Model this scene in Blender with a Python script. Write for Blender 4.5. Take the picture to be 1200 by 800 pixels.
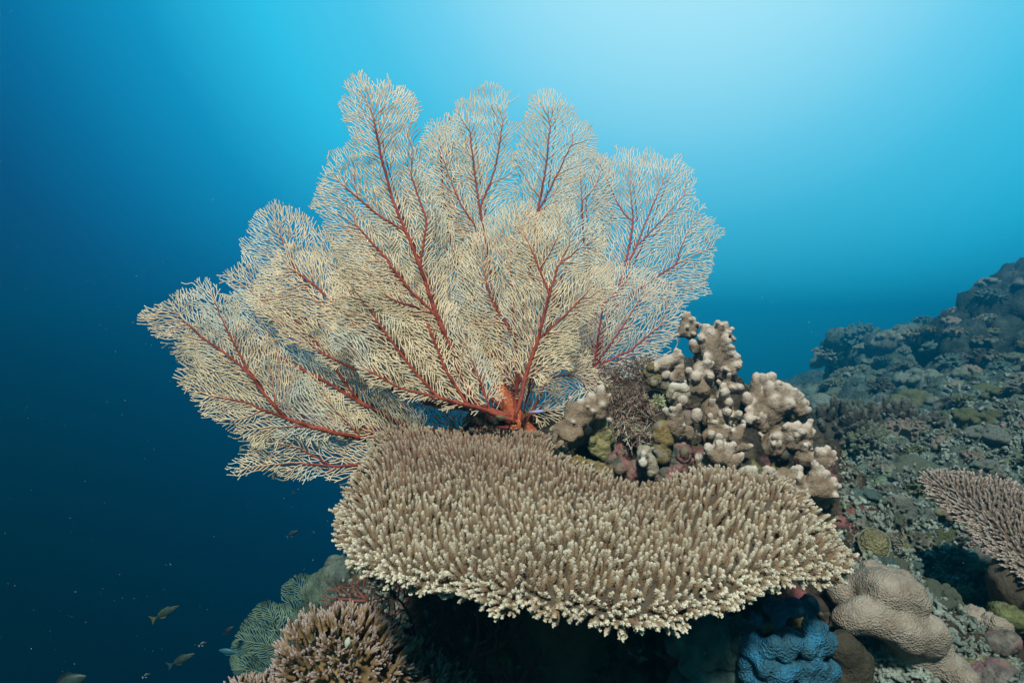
import bpy, bmesh, math, random
import numpy as np
from mathutils import Vector, Matrix

for o in list(bpy.data.objects):
    bpy.data.objects.remove(o)
S = bpy.context.scene
C = S.collection
R = math.radians
rng = np.random.default_rng(7)
random.seed(7)

# ---------------------------------------------------------------- camera
FPX = 782.0
cam_d = bpy.data.cameras.new('camera')
cam = bpy.data.objects.new('camera', cam_d)
C.objects.link(cam)
cam.location = (0, 0, 0)
cam.rotation_euler = (R(90), 0, 0)
cam_d.sensor_width = 36
cam_d.lens = 36 * FPX / 1200
cam_d.clip_start = 0.02
cam_d.clip_end = 500
S.camera = cam

# ---------------------------------------------------------------- water light (world), sun, exposure
SUN_ELEV, SUN_AZ = 46.0, -174.0      # azimuth of the sun seen from the reef, clockwise from +Y
w = bpy.data.worlds.new('World')
S.world = w
w.use_nodes = True
nt = w.node_tree
nt.nodes.clear()
n_out = nt.nodes.new('ShaderNodeOutputWorld')
n_bg = nt.nodes.new('ShaderNodeBackground')
n_tc = nt.nodes.new('ShaderNodeTexCoord')
n_dot = nt.nodes.new('ShaderNodeVectorMath'); n_dot.operation = 'DOT_PRODUCT'
LD = Vector((.222, .788, .574)).normalized()
n_dot.inputs[1].default_value = LD
n_rp = nt.nodes.new('ShaderNodeValToRGB')
stops = [(0.0, (.0003, .003, .013)), (.20, (.0004, .003, .014)), (.33, (.0006, .007, .029)), (.50, (.0010, .028, .096)),
         (.60, (.0013, .080, .215)), (.67, (.0016, .165, .36)), (.76, (.006, .32, .58)), (.84, (.036, .60, .88)),
         (.90, (.10, .64, .89)), (.935, (.21, .71, .94)), (.965, (.38, .81, .98)), (1.0, (.58, .93, 1.03))]
cr = n_rp.color_ramp
while len(cr.elements) < len(stops):
    cr.elements.new(0.5)
for e, (p, c) in zip(cr.elements, stops):
    e.position = p
    e.color = (*c, 1)
n_sky = nt.nodes.new('ShaderNodeTexSky')
n_sky.sky_type = 'NISHITA'
n_sky.sun_disc = False
n_sky.sun_elevation = R(SUN_ELEV)
n_sky.sun_rotation = R(SUN_AZ)
n_mix = nt.nodes.new('ShaderNodeMixRGB'); n_mix.blend_type = 'ADD'; n_mix.inputs[0].default_value = 0.0015
n_sc = nt.nodes.new('ShaderNodeMixRGB'); n_sc.blend_type = 'MULTIPLY'; n_sc.inputs[0].default_value = 1
n_sc.inputs[2].default_value = (10, 10, 10, 1)
L = nt.links.new
L(n_tc.outputs['Generated'], n_dot.inputs[0])
L(n_dot.outputs['Value'], n_rp.inputs[0])
L(n_rp.outputs[0], n_mix.inputs[1])
L(n_sky.outputs[0], n_mix.inputs[2])
L(n_mix.outputs[0], n_sc.inputs[1])
L(n_sc.outputs[0], n_bg.inputs[0])
n_bg.inputs[1].default_value = 0.08
L(n_bg.outputs[0], n_out.inputs[0])

sd = bpy.data.lights.new('sun', 'SUN')
sd.energy = 5.0
sd.angle = R(6)
sd.color = (1.0, .85, .72)
sun = bpy.data.objects.new('sun', sd)
C.objects.link(sun)
az, el = R(SUN_AZ), R(SUN_ELEV)
to_sun = Vector((math.sin(az) * math.cos(el), math.cos(az) * math.cos(el), math.sin(el)))
sun.rotation_euler = to_sun.to_track_quat('Z', 'Y').to_euler()
sun.location = to_sun * 20

S.view_settings.view_transform = 'Standard'
S.view_settings.look = 'None'
S.view_settings.exposure = 0.35
S.view_settings.gamma = 1
S.view_settings.use_curve_mapping = False
S.render.engine = 'CYCLES'
S.cycles.use_denoising = True
S.cycles.max_bounces = 5
S.cycles.diffuse_bounces = 3
S.cycles.volume_bounces = 0
S.cycles.sample_clamp_indirect = 4

# ---------------------------------------------------------------- helpers
def ray(px, py):
    return np.array([(px - 600) / FPX, 1.0, (400 - py) / FPX])

def at(px, py, d):
    return ray(px, py) * d

def tag(o, label=None, cat=None, group=None, kind=None):
    if label: o['label'] = label
    if cat: o['category'] = cat
    if group: o['group'] = group
    if kind: o['kind'] = kind
    return o

def empty(name, loc, label, cat, group=None):
    o = bpy.data.objects.new(name, None)
    o.empty_display_size = .05
    C.objects.link(o)
    o.location = loc
    return tag(o, label, cat, group)

def world_off(o):
    v = o.location.copy()
    if o.parent is not None:
        v += world_off(o.parent) + o.matrix_parent_inverse.translation
    return v

def link(name, me, m=None, parent=None):
    o = bpy.data.objects.new(name, me)
    C.objects.link(o)
    if m is not None:
        me.materials.clear()
        me.materials.append(m)
    if parent is not None:
        o.parent = parent
        o.matrix_parent_inverse = Matrix.Translation(-world_off(parent))
    return o

def mesh_np(name, V, F, tone=None, smooth=True, tone2=None):
    V = np.asarray(V, dtype=np.float32)
    F = np.asarray(F, dtype=np.int32)
    me = bpy.data.meshes.new(name)
    me.vertices.add(len(V))
    me.vertices.foreach_set('co', V.ravel())
    k = F.shape[1]
    me.loops.add(F.size)
    me.loops.foreach_set('vertex_index', F.ravel())
    me.polygons.add(len(F))
    me.polygons.foreach_set('loop_start', np.arange(0, F.size, k, dtype=np.int32))
    if smooth:
        me.polygons.foreach_set('use_smooth', np.ones(len(F), dtype=bool))
    for nm, t in (('tone', tone), ('tone_b', tone2)):
        if t is not None:
            a = me.attributes.new(nm, 'FLOAT', 'POINT')
            a.data.foreach_set('value', np.asarray(t, dtype=np.float32))
    me.update(calc_edges=True)
    me.validate()
    return me

# --- vectorised gradient noise
_perm = rng.permutation(256)
_perm = np.concatenate([_perm, _perm, _perm])
_grad = rng.normal(size=(256, 3)); _grad /= np.linalg.norm(_grad, axis=1)[:, None]
def perlin(P):
    P = np.asarray(P, dtype=np.float64)
    I = np.floor(P).astype(np.int64)
    f = P - I
    I &= 255
    u = f * f * f * (f * (f * 6 - 15) + 10)
    out = 0
    for dx in (0, 1):
        for dy in (0, 1):
            for dz in (0, 1):
                h = _perm[_perm[_perm[I[:, 0] + dx] + I[:, 1] + dy] + I[:, 2] + dz]
                g = _grad[h]
                d = g[:, 0] * (f[:, 0] - dx) + g[:, 1] * (f[:, 1] - dy) + g[:, 2] * (f[:, 2] - dz)
                wgt = (u[:, 0] if dx else 1 - u[:, 0]) * (u[:, 1] if dy else 1 - u[:, 1]) * (u[:, 2] if dz else 1 - u[:, 2])
                out = out + d * wgt
    return out * 1.6
def fbm(P, octv=4, lac=2.1, gain=.5, ridged=False):
    P = np.asarray(P, dtype=np.float64)
    a, s, t = 1.0, 0, 0
    for i in range(octv):
        n = perlin(P + 17.3 * i)
        if ridged:
            n = 1 - 2 * np.abs(n)
        s = s + a * n; t += a
        P = P * lac; a *= gain
    return s / t

# ---------------------------------------------------------------- materials
def mat(name, base, dark=None, light=None, scale=20, rough=.85, bump=.0, bscale=120, attr=None, attr_col=None,
        attr_b=None, attr_b_col=None, patches=None, spec=.12, voro=False, detail=6):
    """procedural: base colour broken up by noise into dark and light, optional attribute mixed to attr_col, optional stain patches"""
    m = bpy.data.materials.new(name)
    m.use_nodes = True
    t = m.node_tree
    p = t.nodes['Principled BSDF']
    p.inputs['Roughness'].default_value = rough
    p.inputs['Specular IOR Level'].default_value = spec
    tc = t.nodes.new('ShaderNodeTexCoord')
    no = t.nodes.new('ShaderNodeTexNoise')
    no.inputs['Scale'].default_value = scale
    no.inputs['Detail'].default_value = detail
    no.inputs['Roughness'].default_value = .65
    t.links.new(tc.outputs['Object'], no.inputs['Vector'])
    rp = t.nodes.new('ShaderNodeValToRGB')
    dark = dark or tuple(c * .6 for c in base)
    light = light or tuple(min(1, c * 1.35) for c in base)
    e = rp.color_ramp.elements
    e[0].position, e[1].position = .3, .72
    e[0].color, e[1].color = (*dark, 1), (*light, 1)
    mid = e.new(.5); mid.color = (*base, 1)
    t.links.new(no.outputs['Fac'], rp.inputs[0])
    col = rp.outputs[0]
    def mixto(fac, c):
        nonlocal col
        mx = t.nodes.new('ShaderNodeMixRGB')
        t.links.new(fac, mx.inputs[0])
        t.links.new(col, mx.inputs[1])
        mx.inputs[2].default_value = (*c, 1)
        col = mx.outputs[0]
    for (pc, ps, lo, hi) in (patches or []):
        n2 = t.nodes.new('ShaderNodeTexNoise')
        n2.inputs['Scale'].default_value = ps
        n2.inputs['Detail'].default_value = 4
        mp = t.nodes.new('ShaderNodeMapping')
        mp.inputs['Location'].default_value = (ps * 1.7, pc[0] * 31, pc[1] * 57)
        t.links.new(tc.outputs['Object'], mp.inputs[0])
        t.links.new(mp.outputs[0], n2.inputs['Vector'])
        mr = t.nodes.new('ShaderNodeMapRange')
        mr.inputs[1].default_value, mr.inputs[2].default_value = lo, hi
        t.links.new(n2.outputs['Fac'], mr.inputs[0])
        mixto(mr.outputs[0], pc)
    for a_, c_ in ((attr_b, attr_b_col), (attr, attr_col)):
        if a_:
            an = t.nodes.new('ShaderNodeAttribute')
            an.attribute_name = a_
            mixto(an.outputs['Fac'], c_)
    t.links.new(col, p.inputs['Base Color'])
    if bump:
        if voro:
            bn = t.nodes.new('ShaderNodeTexVoronoi')
            bo = bn.outputs['Distance']
        else:
            bn = t.nodes.new('ShaderNodeTexNoise')
            bn.inputs['Detail'].default_value = 5
            bn.inputs['Roughness'].default_value = .7
            bo = bn.outputs['Fac']
        bn.inputs['Scale'].default_value = bscale
        t.links.new(tc.outputs['Object'], bn.inputs['Vector'])
        b = t.nodes.new('ShaderNodeBump')
        b.inputs['Strength'].default_value = bump
        b.inputs['Distance'].default_value = 1.2 / bscale
        t.links.new(bo, b.inputs['Height'])
        t.links.new(b.outputs[0], p.inputs['Normal'])
    return m

M = {}
M['table'] = mat('table_coral_skin', (.185, .125, .075), (.12, .08, .05), (.26, .185, .115), 30, bump=.4, bscale=500,
                 attr='tone', attr_col=(.79, .765, .625), attr_b='tone_b', attr_b_col=(.19, .105, .075))
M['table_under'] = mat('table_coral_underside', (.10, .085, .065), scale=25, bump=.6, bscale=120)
M['table_pink'] = mat('plate_coral_skin', (.16, .118, .098), scale=60, bump=.4, bscale=400, attr='tone', attr_col=(.62, .555, .50))
M['bush'] = mat('bushy_coral_skin', (.20, .13, .065), (.12, .08, .04), (.30, .20, .10), 30, bump=.4, bscale=300, attr='tone', attr_col=(.52, .45, .48))
M['axis'] = mat('fan_branch_skin', (.27, .06, .042), (.17, .035, .03), (.36, .10, .06), 45, bump=.5, bscale=300)
M['stem'] = mat('fan_stem_skin', (.38, .095, .05), (.27, .055, .035), (.46, .15, .07), 60, bump=.8, bscale=220,
                patches=[((.62, .34, .07), 130, .60, .66)])
M['polyp'] = mat('fan_polyps_skin', (.69, .57, .39), (.55, .48, .34), (.80, .68, .50), 9, rough=.9,
                 patches=[((.56, .61, .55), 5, .50, .64)])
M['polyp_far'] = mat('pale_fan_polyps_skin', (.66, .60, .49), (.54, .54, .45), (.76, .68, .56), 9, rough=.9)
M['axis_far'] = mat('pale_fan_branch_skin', (.33, .06, .06), (.22, .035, .05), (.42, .10, .09), 45)
M['finger'] = mat('lobed_coral_skin', (.21, .157, .112), (.14, .102, .072), (.285, .222, .165), 60, bump=.42, bscale=210, voro=True,
                  attr='tone', attr_col=(.58, .51, .45))
M['finger_pale'] = mat('pale_lobed_coral_skin', (.29, .255, .20), (.18, .16, .12), (.40, .36, .30), 60, bump=.42, bscale=210, voro=True,
                       attr='tone', attr_col=(.58, .54, .50))
M['rock'] = mat('reef_rock', (.065, .055, .042), (.028, .024, .02), (.15, .13, .09), 26, bump=1.0, bscale=60,
                patches=[((.34, .13, .14), 9, .60, .68), ((.26, .24, .09), 13, .60, .68), ((.30, .29, .24), 30, .62, .7)])
M['pink'] = mat('pink_crust', (.29, .135, .13), (.16, .065, .065), (.40, .26, .24), 60, bump=1.0, bscale=140, patches=[((.20, .18, .13), 34, .50, .60), ((.12, .13, .10), 26, .58, .64)])
M['yellow'] = mat('yellow_crust', (.29, .27, .125), (.15, .14, .07), (.42, .39, .24), 60, bump=1.0, bscale=120, patches=[((.16, .14, .09), 34, .56, .62)])
M['ochre'] = mat('ochre_crust', (.24, .18, .07), (.11, .085, .04), (.36, .31, .15), 60, bump=1.0, bscale=120, patches=[((.30, .27, .21), 30, .56, .62), ((.26, .11, .10), 24, .6, .66)])
M['turf_dark'] = mat('red_turf', (.12, .055, .045), (.06, .035, .03), (.24, .12, .10), 80, attr='tone', attr_col=(.48, .42, .33))
M['turf_pale'] = mat('pale_algae_skin', (.26, .16, .14), (.12, .06, .06), (.34, .26, .2), 60, attr='tone', attr_col=(.52, .56, .40))
M['tuft'] = mat('pale_tuft', (.50, .52, .34), scale=60)
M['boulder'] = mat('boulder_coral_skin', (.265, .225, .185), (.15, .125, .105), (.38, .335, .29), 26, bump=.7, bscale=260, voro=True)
M['blue'] = mat('blue_coral_skin', (.03, .11, .17), (.02, .055, .08), (.035, .22, .42), 22, bump=.8, bscale=240, voro=True)
M['teal'] = mat('teal_coral_skin', (.09, .15, .14), (.05, .08, .08), (.15, .22, .21), 20, bump=.8, bscale=160)
M['slope'] = mat('reef_slope', (.10, .135, .118), (.03, .045, .04), (.25, .33, .29), 9, bump=1.0, bscale=28, detail=10,
                 patches=[((.20, .15, .14), 4.2, .62, .72), ((.16, .19, .10), 6.1, .62, .72)])
M['slope_pink'] = mat('stone_skin', (.16, .145, .13), (.07, .065, .06), (.30, .28, .25), 40, bump=1.0, bscale=140, patches=[((.26, .15, .16), 16, .52, .62), ((.20, .21, .10), 20, .56, .64)])
M['slope_shade_tint'] = mat('shade_tinted_reef_slope', (.045, .062, .055), (.014, .02, .018), (.12, .155, .14), 9, bump=1.0, bscale=28, detail=10)  # reef slope colours darkened, so the outcrop's shade is painted into its base colour
M['rubble'] = mat('coral_rubble_skin', (.22, .26, .23), (.09, .11, .10), (.42, .48, .43), 14, bump=.9, bscale=90,
                  patches=[((.36, .22, .23), 4, .60, .66), ((.22, .30, .16), 5, .60, .66)])
M['far_coral'] = mat('reef_coral_skin', (.145, .16, .13), (.07, .08, .064), (.24, .26, .215), 8, bump=.8, bscale=70, attr='tone', attr_col=(.34, .33, .27))
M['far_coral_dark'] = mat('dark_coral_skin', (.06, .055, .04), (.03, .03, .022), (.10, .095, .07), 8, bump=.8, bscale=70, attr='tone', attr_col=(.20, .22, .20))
M['green_coral'] = mat('green_coral_skin', (.17, .20, .09), (.07, .08, .045), (.30, .33, .16), 30, bump=1.0, bscale=90, patches=[((.25, .2, .17), 12, .55, .62)])
M['soft'] = mat('soft_coral_skin', (.17, .20, .15), (.10, .125, .095), (.25, .28, .21), 20, bump=.9, bscale=90)
M['gfan'] = mat('green_fan_skin', (.15, .215, .15), (.10, .145, .10), (.22, .29, .20), 12)
M['gfan_axis'] = mat('green_fan_branch_skin', (.10, .08, .05), scale=12)
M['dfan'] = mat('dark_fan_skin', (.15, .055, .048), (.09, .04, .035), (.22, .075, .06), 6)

# ---------------------------------------------------------------- tubes
def tubes(P0, P1, r0, r1, k=5, t0=None, t1=None, flat=None, up=None):
    """separate tapered prisms along segments; flat = ratio of second axis"""
    P0, P1 = np.asarray(P0, float), np.asarray(P1, float)
    r0, r1 = np.asarray(r0, float), np.asarray(r1, float)
    D = P1 - P0
    Ln = np.linalg.norm(D, axis=1)[:, None] + 1e-9
    D = D / Ln
    if up is None:
        up = np.array([0.0, 1.0, 0.0])
    A = np.cross(D, up)
    an = np.linalg.norm(A, axis=1)[:, None]
    A = np.where(an < 1e-3, np.array([1.0, 0, 0]), A / np.maximum(an, 1e-3))
    B = np.cross(A, D)
    th = np.arange(k) / k * 2 * np.pi + np.pi / k * (k == 4)
    ca, sa = np.cos(th), np.sin(th) * (flat or 1.0)
    off = A[:, None, :] * ca[None, :, None] + B[:, None, :] * sa[None, :, None]
    V0 = P0[:, None, :] + off * r0[:, None, None]
    V1 = P1[:, None, :] + off * r1[:, None, None]
    N = len(P0)
    V = np.concatenate([V0, V1], axis=1).reshape(-1, 3)
    base = np.arange(N)[:, None] * (2 * k)
    j = np.arange(k)
    jn = (j + 1) % k
    F = np.stack([base + j, base + jn, base + k + jn, base + k + j], axis=2).reshape(-1, 4)
    T = None
    if t0 is not None:
        T = np.concatenate([np.repeat(np.asarray(t0)[:, None], k, 1), np.repeat(np.asarray(t1)[:, None], k, 1)], axis=1).ravel()
    return V, F, T

# ---------------------------------------------------------------- branching fans
def in_poly(P, poly):
    x, y = P[:, 0], P[:, 1]
    ins = np.zeros(len(P), bool)
    n = len(poly)
    for i in range(n):
        x0, y0 = poly[i]; x1, y1 = poly[(i + 1) % n]
        c = ((y0 > y) != (y1 > y)) & (x < (x1 - x0) * (y - y0) / ((y1 - y0) or 1e-9) + x0)
        ins ^= c
    return ins

def smooth_poly(poly, it=2):
    p = np.array(poly, float)
    for _ in range(it):
        q = np.roll(p, -1, 0)
        p = np.stack([.75 * p + .25 * q, .25 * p + .75 * q], 1).reshape(-1, 2)
    return p

def grow(poly, paths, sep=4.5, step=2.4, seed=1, origin=None, rough=14, alpha=27, second=30, noise=19, fork_age=4, passes=3):
    """branches that run side by side along a feather like field and fork wherever room opens between them.
    returns points, parent index, number of tips carried"""
    g = np.random.default_rng(seed)
    poly = smooth_poly(poly)
    # allowed area as a raster, with a ragged edge of small rounded lobes
    lo = poly.min(0) - 24; hi = poly.max(0) + 24
    nx, ny = (hi - lo).astype(int) + 1
    gx, gy = np.meshgrid(np.arange(nx), np.arange(ny), indexing='ij')
    G = np.column_stack([gx.ravel(), gy.ravel()]) + lo
    q = np.column_stack([G * .04, np.full(len(G), seed * 3.7)])
    wob = np.column_stack([perlin(q), perlin(q + 40.5)]) * rough
    q = np.column_stack([G * .13, np.full(len(G), seed * 1.3)])
    ins = in_poly(G + wob + np.column_stack([perlin(q), perlin(q + 9.5)]) * rough * .5, poly).reshape(nx, ny)
    pts, par, tang = [], [], []
    for path in paths:
        path = np.array(path, float)
        prev = -1
        if pts:                      # joins the nearest existing node when the path starts on one
            d = np.linalg.norm(np.array(pts) - path[0], axis=1)
            if d.min() < 14:
                prev = int(d.argmin())
        for a, b in zip(path[:-1], path[1:]):
            L_ = np.linalg.norm(b - a)
            n = max(1, int(L_ / step)); t = (b - a) / (L_ + 1e-6)
            nrm = np.array([-t[1], t[0]])
            for i in range(n):
                pts.append(a + (b - a) * i / n + nrm * g.normal() * .5)
                par.append(prev); tang.append(t)
                prev = len(pts) - 1
    # second order ribs leaving the traced branches on alternate sides
    if second:
        n1 = len(pts)
        last = {}
        dist = 0.0
        sgn = 1
        for k in range(1, n1):
            if par[k] != k - 1: dist = 0.0; continue
            dist += step
            if dist < second * g.uniform(.8, 1.2): continue
            dist = 0.0; sgn = -sgn
            x, y = pts[k]; a0 = math.atan2(tang[k][1], tang[k][0])
            a = a0 + sgn * R(g.uniform(32, 44)); ln = g.uniform(.45, 1.0) * 95
            chain = []
            for q_ in range(int(ln / step)):
                a += R(g.normal() * 4) - sgn * R(.55)
                x += math.cos(a) * step; y += math.sin(a) * step
                i, j = int(x - lo[0]), int(y - lo[1])
                if not (0 <= i < nx and 0 <= j < ny and ins[i, j]): break
                if q_ > 4 and np.min(np.hypot(np.array(pts)[:, 0] - x, np.array(pts)[:, 1] - y)) < 9: break
                chain.append((x, y, a))
            if len(chain) * step < 16: continue
            prev = k
            for (x, y, a) in chain[:-2]:
                pts.append(np.array([x, y])); par.append(prev); tang.append(np.array([math.cos(a), math.sin(a)])); prev = len(pts) - 1
    PT = np.array(pts); TG = np.array(tang)
    # field on a coarse grid
    cs = 3.0
    fx, fy = int(nx / cs) + 2, int(ny / cs) + 2
    cx, cy = np.meshgrid(np.arange(fx), np.arange(fy), indexing='ij')
    Q = np.column_stack([cx.ravel(), cy.ravel()]) * cs + lo
    al = R(alpha)
    sub = slice(None, None, 2)
    P2, T2 = PT[sub], TG[sub]
    dx = Q[:, None, 0] - P2[None, :, 0]; dy = Q[:, None, 1] - P2[None, :, 1]
    d2 = dx * dx + dy * dy
    ang = np.arctan2(T2[:, 0][None] * dy - T2[:, 1][None] * dx, T2[:, 0][None] * dx + T2[:, 1][None] * dy)
    # only look at branch pieces that lie behind the point
    w_ = 1 / (d2 + 6) ** 1.6 * np.where(np.abs(ang) < 1.75, 1.0, .02)
    off = np.clip(ang, -al, al)
    base = np.arctan2(T2[:, 1], T2[:, 0])[None]
    th = base + off
    FX, FY = (np.cos(th) * w_).sum(1), (np.sin(th) * w_).sum(1)
    th = np.arctan2(FY, FX) + R(noise) * 1.6 * perlin(np.column_stack([Q * .03, np.full(len(Q), seed * 2.9)])) + R(noise) * .7 * perlin(np.column_stack([Q * .11, np.full(len(Q), seed * 5.9)]))
    FXg, FYg = np.cos(th).reshape(fx, fy), np.sin(th).reshape(fx, fy)
    lox, loy = float(lo[0]), float(lo[1])
    def inside(x, y):
        i, j = int(x - lox), int(y - loy)
        return 0 <= i < nx and 0 <= j < ny and ins[i, j]
    def fld(x, y):
        i, j = int((x - lox) / cs), int((y - loy) / cs)
        i = min(max(i, 0), fx - 1); j = min(max(j, 0), fy - 1)
        return FXg[i, j], FYg[i, j]
    X = [float(p[0]) for p in pts]; Y = [float(p[1]) for p in pts]
    cell = {}
    def add_cell(k):
        cell.setdefault((int(X[k] // sep), int(Y[k] // sep)), []).append(k)
    for k in range(len(X)): add_cell(k)
    rt = list(range(len(X)))          # lineage marker, to forgive closeness to own root
    def near(x, y, r, me):
        """closest node within r that is not one of the last few ancestors"""
        skip = set(); k = me
        for _ in range(5):
            if k < 0: break
            skip.add(k); k = par[k]
        r2 = r * r
        ci, cj = int(x // sep), int(y // sep)
        for i in (ci - 1, ci, ci + 1):
            for j in (cj - 1, cj, cj + 1):
                for k in cell.get((i, j), ()):
                    if k in skip or par[k] in skip and k > me - 60 and par[k] == par[me]: continue
                    ddx, ddy = X[k] - x, Y[k] - y
                    if ddx * ddx + ddy * ddy < r2:
                        return k
        return -1
    def push(x, y, p):
        X.append(x); Y.append(y); par.append(p); k = len(X) - 1
        add_cell(k); return k
    n0 = len(X)
    active = []                       # (node, heading x, heading y, age)
    sp = max(2, int(round(sep / math.sin(al) / step * .92)))
    for k in range(n0):
        t = TG[k]
        for s, o in ((1, 0), (-1, sp // 2)):
            if (k + o) % sp == 0:
                a = s * al * g.uniform(.95, 1.35)
                active.append((k, t[0] * math.cos(a) - t[1] * math.sin(a), t[0] * math.sin(a) + t[1] * math.cos(a), 0))
    has = set(par)
    for k in range(n0):
        if k not in has: active.append((k, TG[k][0], TG[k][1], 3))
    def run(active):
        it = 0
        while active and it < 220 and len(X) < 16000:
            it += 1
            nxt = []
            for (k, hx, hy, age) in active:
                fxx, fyy = fld(X[k], Y[k])
                wv = .35 if age > 2 else .12
                hx = hx * (1 - wv) + fxx * wv + g.normal() * .05; hy = hy * (1 - wv) + fyy * wv + g.normal() * .05
                m = math.hypot(hx, hy) + 1e-9; hx /= m; hy /= m
                # lean away from close neighbours
                for s in (1, -1):
                    if near(X[k] - s * hy * sep * .62 + hx * step, Y[k] + s * hx * sep * .62 + hy * step, sep * .42, k) >= 0:
                        hx += s * hy * .16; hy -= s * hx * .16
                m = math.hypot(hx, hy); hx /= m; hy /= m
                x, y = X[k] + hx * step, Y[k] + hy * step
                if not inside(x, y): continue
                if near(x, y, sep * .50 if age > 3 else sep * .30, k) >= 0: continue
                nk = push(x, y, k)
                if age >= fork_age + (nk % 3):
                    s = 1 if nk % 2 else -1
                    done = False
                    for s in (s, -s):
                        lx, ly = x - s * hy * sep * .95 + hx * step * 1.5, y + s * hx * sep * .95 + hy * step * 1.5
                        if inside(lx, ly) and near(lx, ly, sep * .72, nk) < 0:
                            a = R(-30) * -s
                            nxt.append((nk, hx * math.cos(a) - hy * math.sin(a), hx * math.sin(a) + hy * math.cos(a), 0))
                            a2 = -a * .35
                            nxt.append((nk, hx * math.cos(a2) - hy * math.sin(a2), hx * math.sin(a2) + hy * math.cos(a2), 0))
                            done = True
                            break
                    if done: continue
                nxt.append((nk, hx, hy, age + 1))
            active = nxt
    run(active)
    # side shoots into whatever room is left
    for ps in range(passes):
        act = []
        order = list(range(n0, len(X))); g.shuffle(order)
        for k in order:
            p = par[k]
            if p < 0: continue
            hx, hy = X[k] - X[p], Y[k] - Y[p]
            m = math.hypot(hx, hy) + 1e-9; hx /= m; hy /= m
            for s in (1, -1):
                lx, ly = X[k] - s * hy * sep * .8 + hx * step * 2.4, Y[k] + s * hx * sep * .8 + hy * step * 2.4
                if inside(lx, ly) and near(lx, ly, sep * .8, k) < 0:
                    a = s * R(38)
                    vx, vy = hx * math.cos(a) - hy * math.sin(a), hx * math.sin(a) + hy * math.cos(a)
                    nk = push(X[k] + vx * step, Y[k] + vy * step, k)
                    act.append((nk, vx, vy, 1))
                    break
        run(act)
    allp = np.column_stack([X, Y]); allpar = np.array(par); n = len(allp)
    nch = np.bincount(allpar[allpar >= 0], minlength=n)
    tips = (nch == 0).astype(float)
    for i in range(n - 1, -1, -1):   # parents always precede children
        if allpar[i] >= 0:
            tips[allpar[i]] += tips[i]
    for _ in range(2):
        q = allp.copy()
        child_sum = np.zeros_like(allp)
        ok = allpar >= 0
        np.add.at(child_sum, allpar[ok], allp[ok])
        one = ok & (nch >= 1)
        q[one] = .5 * allp[one] + .25 * allp[allpar[one]] + .25 * child_sum[one] / nch[one][:, None]
        allp = q
    return allp, allpar, tips

def fan_blade(parent, poly, paths, depth, m_axis, m_polyp, seed, sep=2.85, bend=(0, 0), wob=.032, w_polyp=.00128, axis_r=.0006,
              name='fan_blade', max_axis=.0095, sleeve_max=45, nmin=5, step=2.1, expo=.36, **kw):
    """depth: metres at the first path point; bend: change of depth per 100 px along x, y (photo pixels)"""
    P, par, tips = grow(poly, paths, sep, step=step, seed=seed, **kw)
    g = np.random.default_rng(seed + 99)
    o = np.array(paths[0][0], float)
    q = np.column_stack([P * .011, np.full(len(P), seed * 1.37)])
    q2 = np.column_stack([P * .05, np.full(len(P), seed * 2.11)])
    D = depth + bend[0] * (P[:, 0] - o[0]) / 100 + bend[1] * (P[:, 1] - o[1]) / 100 + wob * perlin(q) + wob * .35 * perlin(q2)
    X = np.column_stack([(P[:, 0] - 600) / FPX * D, D, (400 - P[:, 1]) / FPX * D])
    s = np.nonzero(par >= 0)[0]
    p0, p1 = X[par[s]], X[s]
    n0, n1 = np.minimum(tips[par[s]], tips[s] * 1.6), tips[s]
    ra0, ra1 = np.minimum(axis_r * n0 ** expo, max_axis), np.minimum(axis_r * n1 ** expo, max_axis)
    ax = n1 >= nmin
    ext = (p1 - p0) * .12
    V, F, _ = tubes(p0[ax] - ext[ax], p1[ax] + ext[ax], ra0[ax], ra1[ax], 7)
    b = link(name, mesh_np(name, V, F), m_axis, parent)
    sl = n1 < sleeve_max
    wv = w_polyp * (1 + .12 * g.normal(size=sl.sum()).clip(-1.5, 1.5))
    w0 = np.where(n1[sl] >= nmin, ra0[sl] + w_polyp * .55, wv)
    w1 = np.where(n1[sl] >= nmin, ra1[sl] + w_polyp * .55, wv)
    # the polyps stand at the two sides of the axis, so their sleeve is flatter than the axis is thick
    V, F, _ = tubes(p0[sl] - ext[sl], p1[sl] + ext[sl], w0, w1, 6, flat=.55)
    c = link('polyps', mesh_np('polyps', V, F), m_polyp, b)
    return b

def stem(name, pts, parent, m, k=18, amp=.17):
    """one tapering knobbly stem through (px, py, depth, radius px)"""
    pts = np.array(pts, float)
    n = 26
    t = np.linspace(0, len(pts) - 1, n)
    i = np.minimum(t.astype(int), len(pts) - 2); f = (t - i)[:, None]
    q = pts[i] * (1 - f) + pts[i + 1] * f
    c = np.array([at(a, b, d) for a, b, d, _ in q])
    rad = q[:, 3] / FPX * q[:, 2]
    T = np.gradient(c, axis=0); T /= np.linalg.norm(T, axis=1)[:, None]
    A = np.cross(T, [0, 1, 0]); A /= np.linalg.norm(A, axis=1)[:, None]
    B = np.cross(A, T)
    th = np.arange(k) / k * 2 * np.pi
    V = c[:, None] + (A[:, None] * np.cos(th)[None, :, None] + B[:, None] * np.sin(th)[None, :, None]) * rad[:, None, None]
    V = V.reshape(-1, 3)
    cc = np.repeat(c, k, 0)
    V = cc + (V - cc) * (1 + amp * 2 * perlin(V * 60)[:, None])
    F = []
    for a in range(n - 1):
        for j in range(k):
            F.append((a * k + j, a * k + (j + 1) % k, (a + 1) * k + (j + 1) % k, (a + 1) * k + j))
    return link(name, mesh_np(name, V, F), m, parent)

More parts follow.
